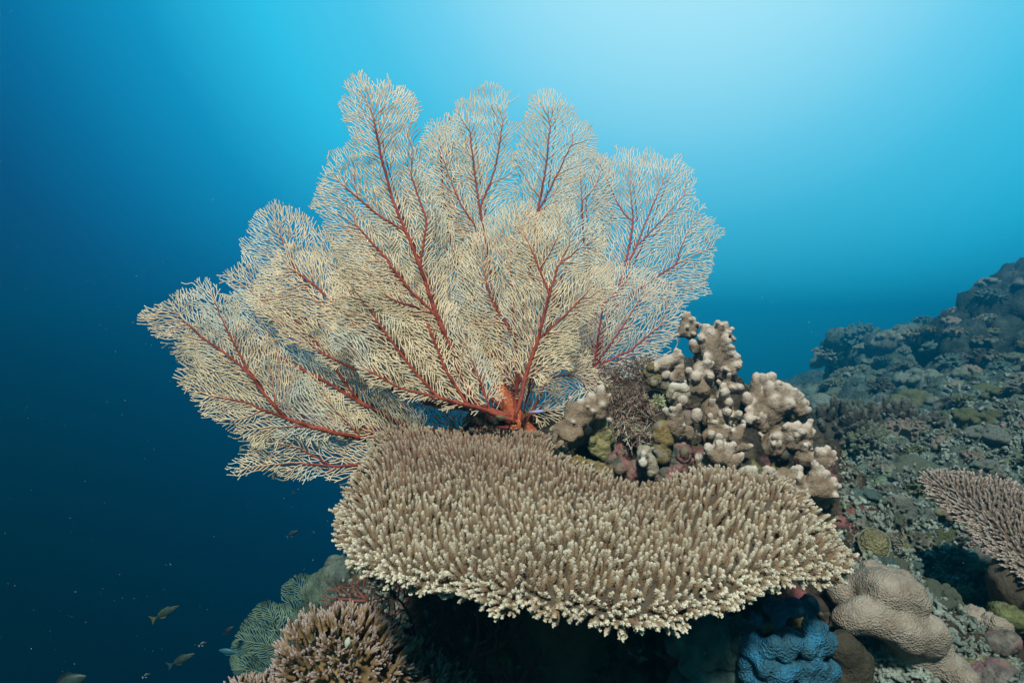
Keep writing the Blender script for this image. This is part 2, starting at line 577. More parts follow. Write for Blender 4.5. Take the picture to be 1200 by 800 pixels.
# ---------------------------------------------------------------- lumpy corals and rocks (union of round chains, voxel remeshed)
def ico(sub):
    bm = bmesh.new()
    bmesh.ops.create_icosphere(bm, subdivisions=sub, radius=1)
    bm.verts.ensure_lookup_table()
    V = np.array([v.co[:] for v in bm.verts]); F = np.array([[v.index for v in f.verts] for f in bm.faces])
    bm.free()
    return V, F
ICO2 = ico(2)
ICO1 = ico(1)

def balls_mesh(balls):
    Vi, Fi = ICO2
    c = np.array([b[0] for b in balls]); r = np.array([b[1] for b in balls])
    sq = np.array([b[2] if len(b) > 2 else (1, 1, 1) for b in balls])
    V = c[:, None] + Vi[None] * r[:, None, None] * sq[:, None]
    F = Fi[None] + (np.arange(len(c)) * len(Vi))[:, None, None]
    return mesh_np('tmp', V.reshape(-1, 3), F.reshape(-1, 3))

def remesh(balls, voxel, smooth=4, fac=.5):
    me = balls_mesh(balls)
    o = bpy.data.objects.new('tmp', me)
    C.objects.link(o)
    md = o.modifiers.new('r', 'REMESH'); md.mode = 'VOXEL'; md.voxel_size = voxel; md.use_smooth_shade = True
    if smooth:
        sm = o.modifiers.new('s', 'SMOOTH'); sm.factor = fac; sm.iterations = smooth
    dg = bpy.context.evaluated_depsgraph_get()
    dg.update()
    out = bpy.data.meshes.new_from_object(o.evaluated_get(dg))
    bpy.data.objects.remove(o)
    bpy.data.meshes.remove(me)
    return out

def co_no(me):
    n = len(me.vertices)
    V = np.empty(n * 3, np.float32); me.vertices.foreach_get('co', V)
    N = np.empty(n * 3, np.float32); me.vertex_normals.foreach_get('vector', N)
    return V.reshape(-1, 3).astype(float), N.reshape(-1, 3).astype(float)

def displace(me, layers):
    for amp, sc, kind in layers:
        V, N = co_no(me)
        if kind == 'ridge':
            h = fbm(V * sc, 4, ridged=True)
        else:
            h = fbm(V * sc, 4)
        V = V + N * (h * amp)[:, None]
        me.vertices.foreach_set('co', V.astype(np.float32).ravel())
        me.update()

def set_tone(me, t, name='tone'):
    a = me.attributes.get(name) or me.attributes.new(name, 'FLOAT', 'POINT')
    a.data.foreach_set('value', np.asarray(t, np.float32))

def smoothstep(a, b, x):
    t = np.clip((x - a) / (b - a), 0, 1)
    return t * t * (3 - 2 * t)

def lobed(name, conv, chains, depth, m, label, cat, group=None, voxel=.0034, layers=((.005, 34, 'n'), (.0034, 90, 'n'), (.0012, 260, 'n')), tipw=1.0, smooth=1, parent=None, swell=(1, 1), nubs=0):
    gn = np.random.default_rng(int(abs(chains[0][0 if chains[0][0] != 'tip' else 1][0]) * 7 + len(chains)))
    """chains: lists of (x, y, r[, extra depth in m]) in the zoomed photo, conv -> photo px; the last point of a chain marked 'tip' is pale"""
    balls, tips = [], []
    for ch in chains:
        tip = ch[0] == 'tip'
        pts = ch[1:] if tip else ch
        pts = [(*conv(p[0], p[1]), p[2] * conv.s * swell[1 if tip else 0], (p[3] if len(p) > 3 else 0)) for p in pts]
        w3 = []
        for px, py, rp, dd in pts:
            d = depth + dd
            w3.append((at(px, py, d), rp / FPX * d))
        if len(w3) == 1:
            balls.append(w3[0])
        for (a, ra), (b, rb) in zip(w3[:-1], w3[1:]):
            ln = np.linalg.norm(b - a)
            n = max(2, int(ln / (min(ra, rb) * .45)) + 1)
            for i in range(n + 1):
                f = i / n
                balls.append((a + (b - a) * f, ra + (rb - ra) * f))
        if tip:
            tips.append((w3[-1][0], w3[-1][1]))
        for a, ra in w3:
            for _ in range(0 if tip else nubs):
                dn = gn.normal(size=3); dn[1] = -abs(dn[1]); dn[2] += 1.0; dn /= np.linalg.norm(dn)
                rn = min(.0135, ra * gn.uniform(.32, .46))
                if rn > .006:
                    ln_ = gn.uniform(.8, 2.2)
                    up_ = dn * .8 + np.array([0, 0, .6])
                    for q_ in (0, .5, 1.0):
                        balls.append((a + dn * ra * .88 + up_ * rn * ln_ * q_, rn * (1 - .18 * q_)))
                    tips.append((a + dn * ra * .88 + up_ * rn * ln_, rn * .8))
    me = remesh(balls, voxel, smooth)
    displace(me, layers)
    V, N = co_no(me)
    t = np.zeros(len(V))
    for c, r in tips:
        d = np.linalg.norm(V - (c + np.array([0, 0, r * .5])), axis=1) / r
        t = np.maximum(t, 1 - smoothstep(.3, 2.3, d))
    t *= .85 + .3 * perlin(V * 70)
    set_tone(me, np.clip(t * tipw, 0, 1))
    o = link(name, me, m, parent)
    if parent is None:
        base = V.min(0); ctr = V.mean(0)
        org = Vector((ctr[0], ctr[1], base[2]))
        me.transform(Matrix.Translation(-org)); o.location = org
        tag(o, label, cat, group)
    return o

class Conv:
    def __init__(s, x0, y0, sc): s.x0, s.y0, s.s = x0, y0, 1 / sc
    def __call__(s, x, y): return s.x0 + x * s.s, s.y0 + y * s.s
zA = Conv(640, 430, 5.713)
zB = Conv(760, 350, 6.669)
zC = Conv(770, 440, 6.154)
zD = Conv(860, 420, 4.443)
zE = Conv(930, 620, 4.444)
zF = Conv(780, 660, 5.4545)
zP = Conv(0, 0, 1)

# ---------------------------------------------------------------- the sea bed: one sheet from the reef crest down the drop-off
def ground_h(x, y):
    u = x - .35 * y
    h = -.86 + .235 * u
    left = np.minimum(u, 0)
    h = h + .06 * left
    st = np.minimum(u + 1.55, 0)
    h = h - .9 * (-st) ** 1.12
    h = np.where(h > 0, .5 * np.tanh(h / .5), h) - .07 * np.maximum(y - 7, 0) ** 1.05
    return np.maximum(h, -22 + .02 * u)

def seabed():
    # rings widening with distance; the whole circle, so that the sheet goes on behind the camera as well
    rr = np.concatenate([[.25], np.geomspace(.45, 28.5, 430)])
    th = np.concatenate([np.linspace(-np.pi, -.25, 80, endpoint=False), np.linspace(-.25, np.pi * .62, 640, endpoint=False),
                         np.linspace(np.pi * .62, np.pi, 60, endpoint=False)])
    Rr, Th = np.meshgrid(rr, th, indexing='ij')
    cx, cy = .35, 0.0
    x = (cx + Rr * np.cos(Th)).ravel(); y = (cy + Rr * np.sin(Th)).ravel()
    z = ground_h(x, y)
    dist = np.hypot(x, y)
    P = np.column_stack([x, y, z])
    amp = np.clip(dist / 3.5, .22, 1.4)
    big = fbm(P * np.array([.45, .45, .2]) + 3.1, 3)
    mid = fbm(P * 1.6 + 9.2, 4, ridged=True)
    fin = fbm(P * 6.5 + 1.7, 4, ridged=True)
    fin2 = fbm(P * 17 + 5.7, 3)
    z = z + big * .32 * amp + mid * .17 * amp ** .8 + fin * .10 + fin2 * .045
    # sideways push so that ledges and hollows overhang a little
    x = x + fbm(P * 2.4 + 30, 3) * .16 * amp
    y = y + fbm(P * 2.4 + 60, 3) * .16 * amp
    # low ground below the camera
    near = smoothstep(.9, .3, np.hypot(x - .0, y - .3))
    z = z - near * .5
    V = np.column_stack([x, y, z])
    nt_ = len(th)
    i = np.arange(len(rr) - 1)[:, None]; j = np.arange(nt_)[None, :]
    jn = (j + 1) % nt_
    F = np.stack([i * nt_ + j, (i + 1) * nt_ + j, (i + 1) * nt_ + jn, i * nt_ + jn], -1).reshape(-1, 4)
    # close the middle
    V = np.vstack([V, [cx, cy, V[:nt_, 2].mean()]])
    c = len(V) - 1
    F = np.vstack([F, [(c, a, (a + 1) % nt_, (a + 1) % nt_) for a in range(0)]]) if False else F
    me = mesh_np('seabed', V, F)
    o = link('seabed', me, M['slope'])
    tag(o, kind='structure')
    return o, me
bed, bed_me = seabed()
from mathutils.bvhtree import BVHTree
_bv = BVHTree.FromPolygons([v.co[:] for v in bed_me.vertices], [p.vertices[:] for p in bed_me.polygons])
def drop(x, y):
    h = _bv.ray_cast(Vector((x, y, 12)), Vector((0, 0, -1)))
    return (h[0], h[1]) if h[0] is not None else (Vector((x, y, float(ground_h(np.array(x), np.array(y))))), Vector((0, 0, 1)))
def hit(px, py):
    r = Vector(ray(px, py)).normalized()
    h = _bv.ray_cast(Vector((0, 0, 0)), r, 60)
    return h[0], h[1]

# ---------------------------------------------------------------- reef rock under everything
def rock(name, balls, label, m, voxel=.014, layers=((.035, 9, 'ridge'), (.014, 26, 'n'), (.006, 70, 'ridge')), cat='rock', smooth=2):
    me = remesh(balls, voxel, smooth)
    displace(me, layers)
    V, _ = co_no(me)
    org = Vector((V[:, 0].mean(), V[:, 1].mean(), V[:, 2].min()))
    me.transform(Matrix.Translation(-org))
    o = link(name, me, m)
    o.location = org
    return tag(o, label, cat)

rb = [(700, 530, 1.82, .09), (740, 510, 1.90, .11), (795, 480, 2.06, .11), (835, 500, 2.0, .12), (880, 515, 2.0, .11),
      (900, 555, 1.92, .14), (750, 560, 1.82, .15), (820, 570, 1.84, .17), (690, 570, 1.82, .14), (930, 590, 1.86, .15),
      (640, 570, 1.95, .17), (590, 560, 2.05, .17), (700, 650, 1.8, .26), (850, 660, 1.82, .26), (960, 660, 1.75, .18),
      (780, 760, 1.75, .34), (620, 720, 1.95, .34), (900, 790, 1.65, .30), (540, 640, 2.1, .24), (490, 710, 2.2, .22),
      (560, 860, 1.9, .4), (800, 900, 1.75, .45), (980, 800, 1.55, .28)]
rock('reef_rock', [(at(a, b, d), r) for a, b, d, r in rb], 'dark crusted reef rock that carries the table coral and the big sea fan', M['rock'], voxel=.010, layers=((.05, 8, 'ridge'), (.024, 22, 'ridge'), (.012, 60, 'ridge')))

# ---------------------------------------------------------------- haze is the sea water itself
def box(name, lo, hi):
    V = [(x, y, z) for z in (lo[2], hi[2]) for y in (lo[1], hi[1]) for x in (lo[0], hi[0])]
    F = [(0, 2, 3, 1), (4, 5, 7, 6), (0, 1, 5, 4), (1, 3, 7, 5), (3, 2, 6, 7), (2, 0, 4, 6)]
    return mesh_np(name, V, F, smooth=False)
mh = bpy.data.materials.new('sea_haze')
mh.use_nodes = True
mh.node_tree.nodes.clear()
ho = mh.node_tree.nodes.new('ShaderNodeOutputMaterial')
hv = mh.node_tree.nodes.new('ShaderNodeVolumePrincipled')
hv.inputs['Density'].default_value = .16
hv.inputs['Color'].default_value = (.01, .295, .45, 1)
hv.inputs['Absorption Color'].default_value = (.14, .57, .90, 1)
hv.inputs['Anisotropy'].default_value = .80
mh.node_tree.links.new(hv.outputs[0], ho.inputs['Volume'])
hz = link('haze', box('haze', (-30.5, -30.5, -25), (30.5, 30.5, 1.6)), mh)
tag(hz, kind='stuff')

# ---------------------------------------------------------------- the big sea fan
fan = empty('sea_fan', Vector(at(612, 498, 1.86)), 'large tan gorgonian sea fan with red branches rising behind the table coral', 'sea fan')
stem('stem', [(622, 522, 1.84, 17), (607, 496, 1.86, 12), (590, 466, 1.89, 10), (581, 440, 1.93, 8), (578, 412, 1.96, 6)], fan, M['stem'])
MA, MP = M['axis'], M['polyp']
O = (600, 490)
blades = [
    # outline, paths, depth, bend, seed
    # tall blade left of the middle
    ([(400, 96), (428, 88), (470, 100), (488, 124), (484, 165), (502, 205), (515, 270), (528, 330), (545, 400), (540, 450), (500, 440), (450, 385),
      (415, 335), (385, 285), (362, 240), (368, 200), (410, 165), (402, 130)],
     [[(598, 488), (560, 475), (540, 440), (529, 408), (512, 370), (492, 312), (476, 272), (462, 240), (448, 190), (436, 130)],
      [(512, 370), (480, 340), (450, 300), (415, 262)], [(476, 272), (440, 250), (400, 215)], [(492, 312), (500, 260), (480, 200)]], 1.74, (.02, -.02), 11, {}),
    # upper middle blade, stands behind
    ([(543, 104), (575, 98), (604, 104), (608, 150), (603, 200), (602, 260), (600, 330), (590, 400), (560, 380), (530, 320), (500, 250), (498, 190), (505, 150), (530, 140)],
     [[(598, 485), (590, 440), (585, 390), (576, 330), (570, 285), (562, 245), (556, 200), (550, 150)], [(562, 245), (580, 200), (590, 140)], [(570, 285), (540, 240), (520, 190)]],
     1.98, (0, -.02), 12, {}),
    # top blade right of it
    ([(612, 110), (642, 104), (682, 130), (698, 165), (697, 195), (668, 240), (650, 290), (630, 330), (610, 300), (602, 240), (606, 180)],
     [[(600, 488), (603, 430), (612, 370), (622, 310), (630, 250), (640, 195), (645, 140)], [(630, 250), (650, 210), (672, 165)]], 1.95, (.02, -.02), 13, {}),
    # right front blade
    ([(592, 275), (620, 245), (655, 235), (690, 255), (712, 285), (716, 335), (695, 375), (672, 420), (645, 455), (615, 462), (596, 420), (588, 340)],
     [[(604, 490), (612, 460), (616, 440), (630, 398), (644, 345), (654, 312), (668, 285)], [(644, 345), (630, 310), (615, 275)], [(630, 398), (662, 370), (690, 340)],
      [(654, 312), (680, 290), (700, 290)]], 1.74, (.01, -.03), 14, {}),
    # far left blade
    ([(163, 372), (178, 350), (200, 345), (240, 328), (270, 342), (292, 378), (325, 405), (365, 435), (405, 470), (445, 500), (400, 518), (345, 512), (300, 520),
      (258, 503), (236, 470), (206, 452), (226, 425), (190, 402)],
     [[(596, 500), (560, 508), (500, 514), (440, 514), (405, 510), (366, 500), (335, 490), (312, 465), (292, 437), (262, 412), (236, 395), (205, 365)],
      [(335, 490), (290, 472), (240, 462)], [(292, 437), (268, 390), (250, 350)], [(366, 500), (320, 500), (280, 505)]], 1.87, (.03, -.02), 15, {}),
    # upper left blade
    ([(248, 325), (262, 312), (290, 300), (282, 265), (312, 236), (352, 240), (378, 268), (425, 310), (475, 355), (510, 410), (530, 455), (480, 462), (420, 432),
      (360, 402), (310, 378), (268, 342)],
     [[(596, 490), (560, 478), (500, 472), (462, 455), (430, 425), (398, 390), (372, 355), (345, 315), (328, 275)], [(398, 390), (350, 370), (300, 345), (270, 325)],
      [(462, 455), (400, 440), (360, 415)], [(430, 425), (420, 370), (400, 320)]], 1.92, (.0, .0), 16, {}),
    # middle left front blade
    ([(385, 330), (420, 300), (470, 310), (520, 345), (560, 400), (590, 450), (592, 480), (540, 480), (480, 470), (430, 450), (395, 410), (372, 370)],
     [[(600, 492), (575, 482), (548, 474), (515, 466), (490, 440), (470, 415), (448, 385), (420, 345)], [(548, 474), (520, 430), (505, 390), (490, 350)],
      [(515, 466), (470, 455), (425, 430)], [(575, 482), (560, 440), (545, 400)]], 1.70, (.0, -.03), 17, {}),
    # low left blade
    ([(262, 556), (285, 535), (282, 512), (320, 500), (380, 485), (450, 472), (510, 488), (498, 520), (450, 545), (400, 566), (360, 560), (320, 556), (290, 552)],
     [[(592, 505), (540, 518), (480, 530), (430, 544), (390, 546), (345, 542), (300, 546), (270, 554)], [(480, 530), (440, 508), (395, 492)], [(390, 546), (350, 525), (310, 515)],
      [(430, 542), (410, 558), (390, 565)]], 1.86, (.02, .0), 18, {}),
    # middle fill standing behind
    ([(430, 250), (500, 230), (560, 270), (620, 280), (660, 330), (650, 420), (610, 470), (540, 470), (470, 440), (420, 380), (405, 310)],
     [[(600, 488), (585, 450), (570, 400), (556, 350), (540, 300)], [(585, 450), (540, 420), (490, 380), (460, 330)], [(585, 450), (610, 400), (630, 350)]], 2.06, (0, -.01), 19, {}),
    # left fill standing behind
    ([(330, 420), (400, 400), (460, 430), (540, 470), (560, 500), (500, 520), (430, 520), (380, 490), (340, 460)],
     [[(600, 500), (550, 508), (500, 506), (450, 482), (400, 455), (360, 440)], [(500, 506), (460, 506), (420, 508)]], 1.96, (0, 0), 20, {}),
    # small right blade in front of the rock
    ([(612, 400), (650, 395), (690, 410), (720, 440), (700, 470), (660, 490), (625, 500), (608, 470)],
     [[(612, 500), (622, 485), (634, 462), (640, 440), (652, 425)], [(634, 456), (652, 440), (672, 440), (685, 448)], [(622, 485), (650, 480), (680, 470)]], 1.84, (.02, .0), 21, {}),
    # uppermost fill between the tall blades
    ([(490, 150), (530, 125), (560, 160), (570, 240), (560, 330), (530, 330), (500, 280), (485, 220)],
     [[(600, 488), (580, 440), (560, 380), (540, 320), (525, 270), (518, 210), (515, 160)]], 2.04, (0, -.02), 22, {}),
    # further layers, so that the middle of the fan closes up
    ([(380, 300), (430, 230), (480, 180), (510, 220), (545, 300), (580, 380), (590, 460), (520, 470), (450, 440), (400, 380)],
     [[(598, 488), (570, 460), (545, 420), (520, 370), (495, 310), (470, 250), (462, 215)], [(520, 370), (480, 340), (440, 300)], [(545, 420), (500, 410), (450, 385)]], 1.88, (.02, -.03), 23, {}),
    ([(520, 330), (560, 260), (610, 230), (660, 250), (690, 320), (680, 400), (640, 450), (600, 465), (560, 430)],
     [[(603, 490), (606, 450), (605, 400), (600, 350), (598, 300), (605, 260)], [(606, 450), (640, 400), (660, 340)], [(605, 400), (575, 350), (565, 310)]], 1.84, (.0, -.03), 24, {}),
    ([(200, 400), (240, 360), (300, 330), (360, 360), (420, 420), (480, 470), (520, 500), (440, 520), (360, 500), (280, 480), (225, 450)],
     [[(596, 500), (540, 508), (480, 502), (420, 470), (370, 440), (320, 415), (270, 395), (230, 385)], [(420, 470), (370, 400), (330, 360)], [(480, 502), (420, 502), (350, 490)]], 1.86, (.0, -.02), 25, {}),
    ([(280, 330), (330, 280), (390, 290), (440, 340), (500, 400), (560, 460), (500, 470), (430, 450), (360, 420), (310, 380)],
     [[(596, 490), (555, 470), (505, 450), (455, 415), (410, 375), (370, 335), (335, 310)], [(455, 415), (440, 370), (410, 320)], [(505, 450), (430, 440), (370, 410)]], 1.80, (.0, -.02), 26, {}),
]
for poly, paths, d, bend, seed, kw in blades:
    fan_blade(fan, poly, paths, d, MA, MP, seed, bend=bend, **kw)
    # a second sheet close behind, grown from the same branches
    c = np.mean(poly, axis=0)
    fan_blade(fan, [tuple(c + (np.array(p) - c) * 1.0 + np.array([seed % 3 * 5 - 5, 3])) for p in poly], [[(p[0] + 6, p[1] + 4) for p in q] for q in paths], d + .07, MA, MP, seed + 200, bend=bend, axis_r=.0004, sep=4.6, **kw)

fan2 = empty('sea_fan', Vector(at(694, 470, 2.14)), 'paler sea fan to the right of the big one, spreading behind the lobed corals', 'sea fan')
stem('stem', [(694, 475, 2.1, 10), (693, 455, 2.14, 9), (695, 430, 2.18, 7), (699, 405, 2.2, 5)], fan2, M['axis_far'])
MA2, MP2 = M['axis_far'], M['polyp_far']
for poly, paths, d, bend, seed in [
    ([(688, 200), (705, 180), (742, 172), (772, 178), (792, 180), (808, 190), (812, 225), (832, 255), (849, 288), (836, 308), (833, 345), (800, 362), (762, 350), (725, 345),
      (700, 330), (684, 270)],
     [[(693, 470), (698, 420), (715, 365), (732, 318), (745, 290), (772, 262), (795, 235), (812, 220)], [(732, 318), (742, 260), (738, 215)], [(715, 365), (760, 330), (800, 305), (835, 290)],
      [(745, 290), (765, 240), (780, 205)]], 2.25, (.0, -.03), 31),
    ([(655, 345), (700, 305), (750, 308), (792, 338), (802, 370), (797, 402), (772, 425), (745, 445), (705, 458), (680, 455), (660, 410)],
     [[(693, 472), (696, 430), (702, 390), (708, 350)], [(696, 430), (725, 390), (750, 350)], [(696, 430), (740, 410), (780, 375)]], 2.08, (.02, .0), 32),
    ([(645, 180), (680, 160), (705, 175), (722, 210), (715, 290), (700, 340), (665, 330), (645, 280)],
     [[(693, 470), (694, 420), (692, 360), (685, 300), (682, 240), (680, 190)]], 2.34, (0, 0), 33),
    ([(640, 330), (680, 300), (720, 320), (740, 370), (720, 430), (680, 460), (650, 430), (635, 380)],
     [[(693, 475), (688, 430), (680, 390), (672, 350)]], 2.28, (0, 0), 34),
]:
    fan_blade(fan2, poly, paths, d, MA2, MP2, seed, bend=bend, w_polyp=.00135, sep=2.9)
    c = np.mean(poly, axis=0)
    fan_blade(fan2, [tuple(c + (np.array(p) - c) * .94) for p in poly], [[(p[0] + 5, p[1] + 3) for p in q] for q in paths], d + .06, MA2, MP2, seed + 200, bend=bend, w_polyp=.0014, sep=3.5, axis_r=.00045)

# small green fans low on the left
for poly, paths, d, seed, lab in [
    ([(266, 772), (276, 740), (292, 716), (312, 700), (338, 708), (350, 728), (348, 760), (335, 790), (300, 800), (275, 795)],
     [[(345, 800), (335, 765), (324, 735), (314, 712)], [(335, 765), (310, 755), (285, 750)], [(345, 800), (310, 790), (285, 780)]], 3.0, 41,
     'green sea fan in the lower left, in front and left of its twin'),
    ([(324, 690), (340, 672), (366, 672), (384, 690), (392, 715), (384, 745), (358, 745), (340, 720)],
     [[(385, 760), (372, 725), (360, 700), (350, 685)], [(372, 725), (378, 705), (372, 685)], [(385, 760), (360, 740), (345, 715)]], 3.35, 42,
     'green sea fan in the lower left, the higher one tucked behind the rock'),
]:
    f = empty('sea_fan', Vector(at(*paths[0][0], d)), lab, 'sea fan', 'small green sea fans on the drop off')
    fan_blade(f, poly, paths, d, M['gfan_axis'], M['gfan'], seed, sep=2.2, step=1.6, w_polyp=.0024, wob=.08, nmin=8, rough=3, second=14, alpha=32)
# dark net like fan below the table
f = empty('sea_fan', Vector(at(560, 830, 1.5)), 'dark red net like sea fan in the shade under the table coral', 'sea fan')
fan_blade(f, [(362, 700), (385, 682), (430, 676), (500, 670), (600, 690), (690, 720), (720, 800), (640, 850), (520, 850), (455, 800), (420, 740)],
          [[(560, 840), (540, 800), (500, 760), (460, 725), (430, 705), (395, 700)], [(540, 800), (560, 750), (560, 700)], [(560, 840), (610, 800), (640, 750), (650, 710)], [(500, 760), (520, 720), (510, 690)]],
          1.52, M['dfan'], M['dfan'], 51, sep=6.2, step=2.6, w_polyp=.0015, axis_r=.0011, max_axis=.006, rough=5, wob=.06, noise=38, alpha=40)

# ---------------------------------------------------------------- table corals
def finger(V, F, T, p, d, ln, r, sides=7, rings=6, bumps=14, bend=None, tbase=0.0, seed=0):
    g = np.random.default_rng(seed)
    d = np.array(d, float) / np.linalg.norm(d)
    a = np.cross(d, [.3, .9, .2]); a /= np.linalg.norm(a); b = np.cross(d, a)
    bend = np.zeros(3) if bend is None else np.array(bend)
    def ctr(t): return p + d * ln * t + bend * t * t
    off = len(V)
    for i in range(rings + 1):
        t = i / rings
        rr = r * (1.15 - .62 * t) * (1 if i < rings else .6)
        for k in range(sides):
            th = 2 * math.pi * k / sides
            V.append(ctr(t) + (a * math.cos(th) + b * math.sin(th)) * rr)
            T.append(max(0, (t - .38) / .62) ** 1.7 * .60)
    for i in range(rings):
        for k in range(sides):
            k2 = (k + 1) % sides
            F.append((off + i * sides + k, off + i * sides + k2, off + (i + 1) * sides + k2, off + (i + 1) * sides + k))
    top = len(V)
    V.append(ctr(1.0) + d * r * .35); T.append(1.0)
    for k in range(sides):
        F.append((off + rings * sides + k, off + rings * sides + (k + 1) % sides, top, top))
    for q in range(bumps):
        t = .28 + .70 * (q + g.uniform(0, .5)) / bumps
        th = q * 2.4 + g.uniform(-.3, .3)
        rad = a * math.cos(th) + b * math.sin(th)
        rr = r * (1.15 - .62 * t)
        c = ctr(t) + rad * rr * .72
        nd = rad * .46 + d * 1.0; nd /= np.linalg.norm(nd)
        s = r * g.uniform(.36, .50) * (1.12 - .42 * t)
        e1 = np.cross(nd, d); e1 /= np.linalg.norm(e1) + 1e-9; e2 = np.cross(nd, e1)
        o2 = len(V)
        tv = max(0, (t - .38) / .62) ** 1.7 * .68
        for h, sc, dt in ((0, 1.0, 0), (1.15, .72, .12)):
            for k in range(5):
                ph = 2 * math.pi * k / 5
                V.append(c + nd * s * h + (e1 * math.cos(ph) + e2 * math.sin(ph)) * s * sc)
                T.append(min(1, tv * .9 + dt * 1.2 * t))
        V.append(c + nd * s * 1.45); T.append(min(1, tv + .22 * t))
        for k in range(5):
            k2 = (k + 1) % 5
            F.append((o2 + k, o2 + k2, o2 + 5 + k2, o2 + 5 + k))
            F.append((o2 + 5 + k, o2 + 5 + k2, o2 + 10, o2 + 10))

def tuft_proto(seed, subs, bumps=20, rr=.15):
    """a branchlet about one unit tall"""
    g = np.random.default_rng(seed)
    V, F, T = [], [], []
    finger(V, F, T, np.zeros(3), (g.normal() * .06, g.normal() * .06, 1), 1.0, rr, bumps=bumps, bend=g.normal(size=3) * .05, seed=seed)
    for s in range(subs):
        t = g.uniform(.15, .55)
        th = g.uniform(0, 6.28)
        dd = np.array([math.cos(th) * .62, math.sin(th) * .62, 1.0])
        finger(V, F, T, np.array([0, 0, t]), dd, g.uniform(.36, .62), rr * .85, sides=6, rings=4, bumps=int(bumps * .55), bend=np.array([0, 0, .08]), tbase=.12, seed=seed * 7 + s)
    V = np.array(V); F = [f for f in F]
    return V, np.array(F), np.array(T)

def instance_mesh(protos, pick, pos, axis, yaw, scale, rscale, tmul, tone2=None):
    """many oriented copies of the prototypes in one mesh (the branchlets of one colony)"""
    Vs, Fs, Ts, T2 = [], [], [], []
    off = 0
    for pi, (V, F, T) in enumerate(protos):
        s = np.nonzero(pick == pi)[0]
        if len(s) == 0: continue
        z = axis[s] / np.linalg.norm(axis[s], axis=1)[:, None]
        x = np.cross(z, np.array([.31, .87, .12])); x /= np.linalg.norm(x, axis=1)[:, None]
        y = np.cross(z, x)
        c, sn = np.cos(yaw[s])[:, None], np.sin(yaw[s])[:, None]
        x, y = x * c + y * sn, y * c - x * sn
        W = (V[None, :, 0:1] * x[:, None] + V[None, :, 1:2] * y[:, None]) * (rscale[s])[:, None, None] + V[None, :, 2:3] * z[:, None] * scale[s][:, None, None] + pos[s][:, None]
        Vs.append(W.reshape(-1, 3))
        Fs.append((F[None] + (np.arange(len(s)) * len(V))[:, None, None] + off).reshape(-1, F.shape[1]))
        Ts.append((T[None] * tmul[s][:, None]).ravel())
        if tone2 is not None:
            T2.append(np.repeat(tone2[s], len(V)))
        off += len(s) * len(V)
    V, F, T = np.concatenate(Vs), np.concatenate(Fs), np.concatenate(Ts)
    return V, F, T, (np.concatenate(T2) if tone2 is not None else None)

def fix_tris(me):
    me.validate()

PROT = [tuft_proto(100 + i, s) for i, s in enumerate((0, 0, 0, 0, 1, 0, 1, 2, 2, 3))]

def poisson(poly, dist, seed, dens=None):
    g = np.random.default_rng(seed)
    lo, hi = poly.min(0), poly.max(0)
    s = dist
    xs = np.arange(lo[0], hi[0] + s, s); ys = np.arange(lo[1], hi[1] + s, s * .866)
    P = []
    for j, yy in enumerate(ys):
        P.append(np.column_stack([xs + (j % 2) * s * .5, np.full(len(xs), yy)]))
    P = np.concatenate(P)
    P = P + g.uniform(-.30, .30, P.shape) * s
    return P[in_poly(P, poly)]

def edge_dist(P, poly):
    best = np.full(len(P), 1e9); dirn = np.zeros_like(P)
    n = len(poly)
    for i in range(n):
        a, b = poly[i], poly[(i + 1) % n]
        ab = b - a
        t = np.clip(((P - a) @ ab) / (ab @ ab + 1e-12), 0, 1)
        q = a + t[:, None] * ab
        d = np.linalg.norm(P - q, axis=1)
        nrm = np.array([ab[1], -ab[0]]); nrm = nrm / (np.linalg.norm(nrm) + 1e-9)
        u = d < best
        best[u] = d[u]; dirn[u] = nrm
    area = 0.5 * np.sum(poly[:, 0] * np.roll(poly[:, 1], -1) - np.roll(poly[:, 0], -1) * poly[:, 1])
    return best, dirn * (1 if area > 0 else -1)

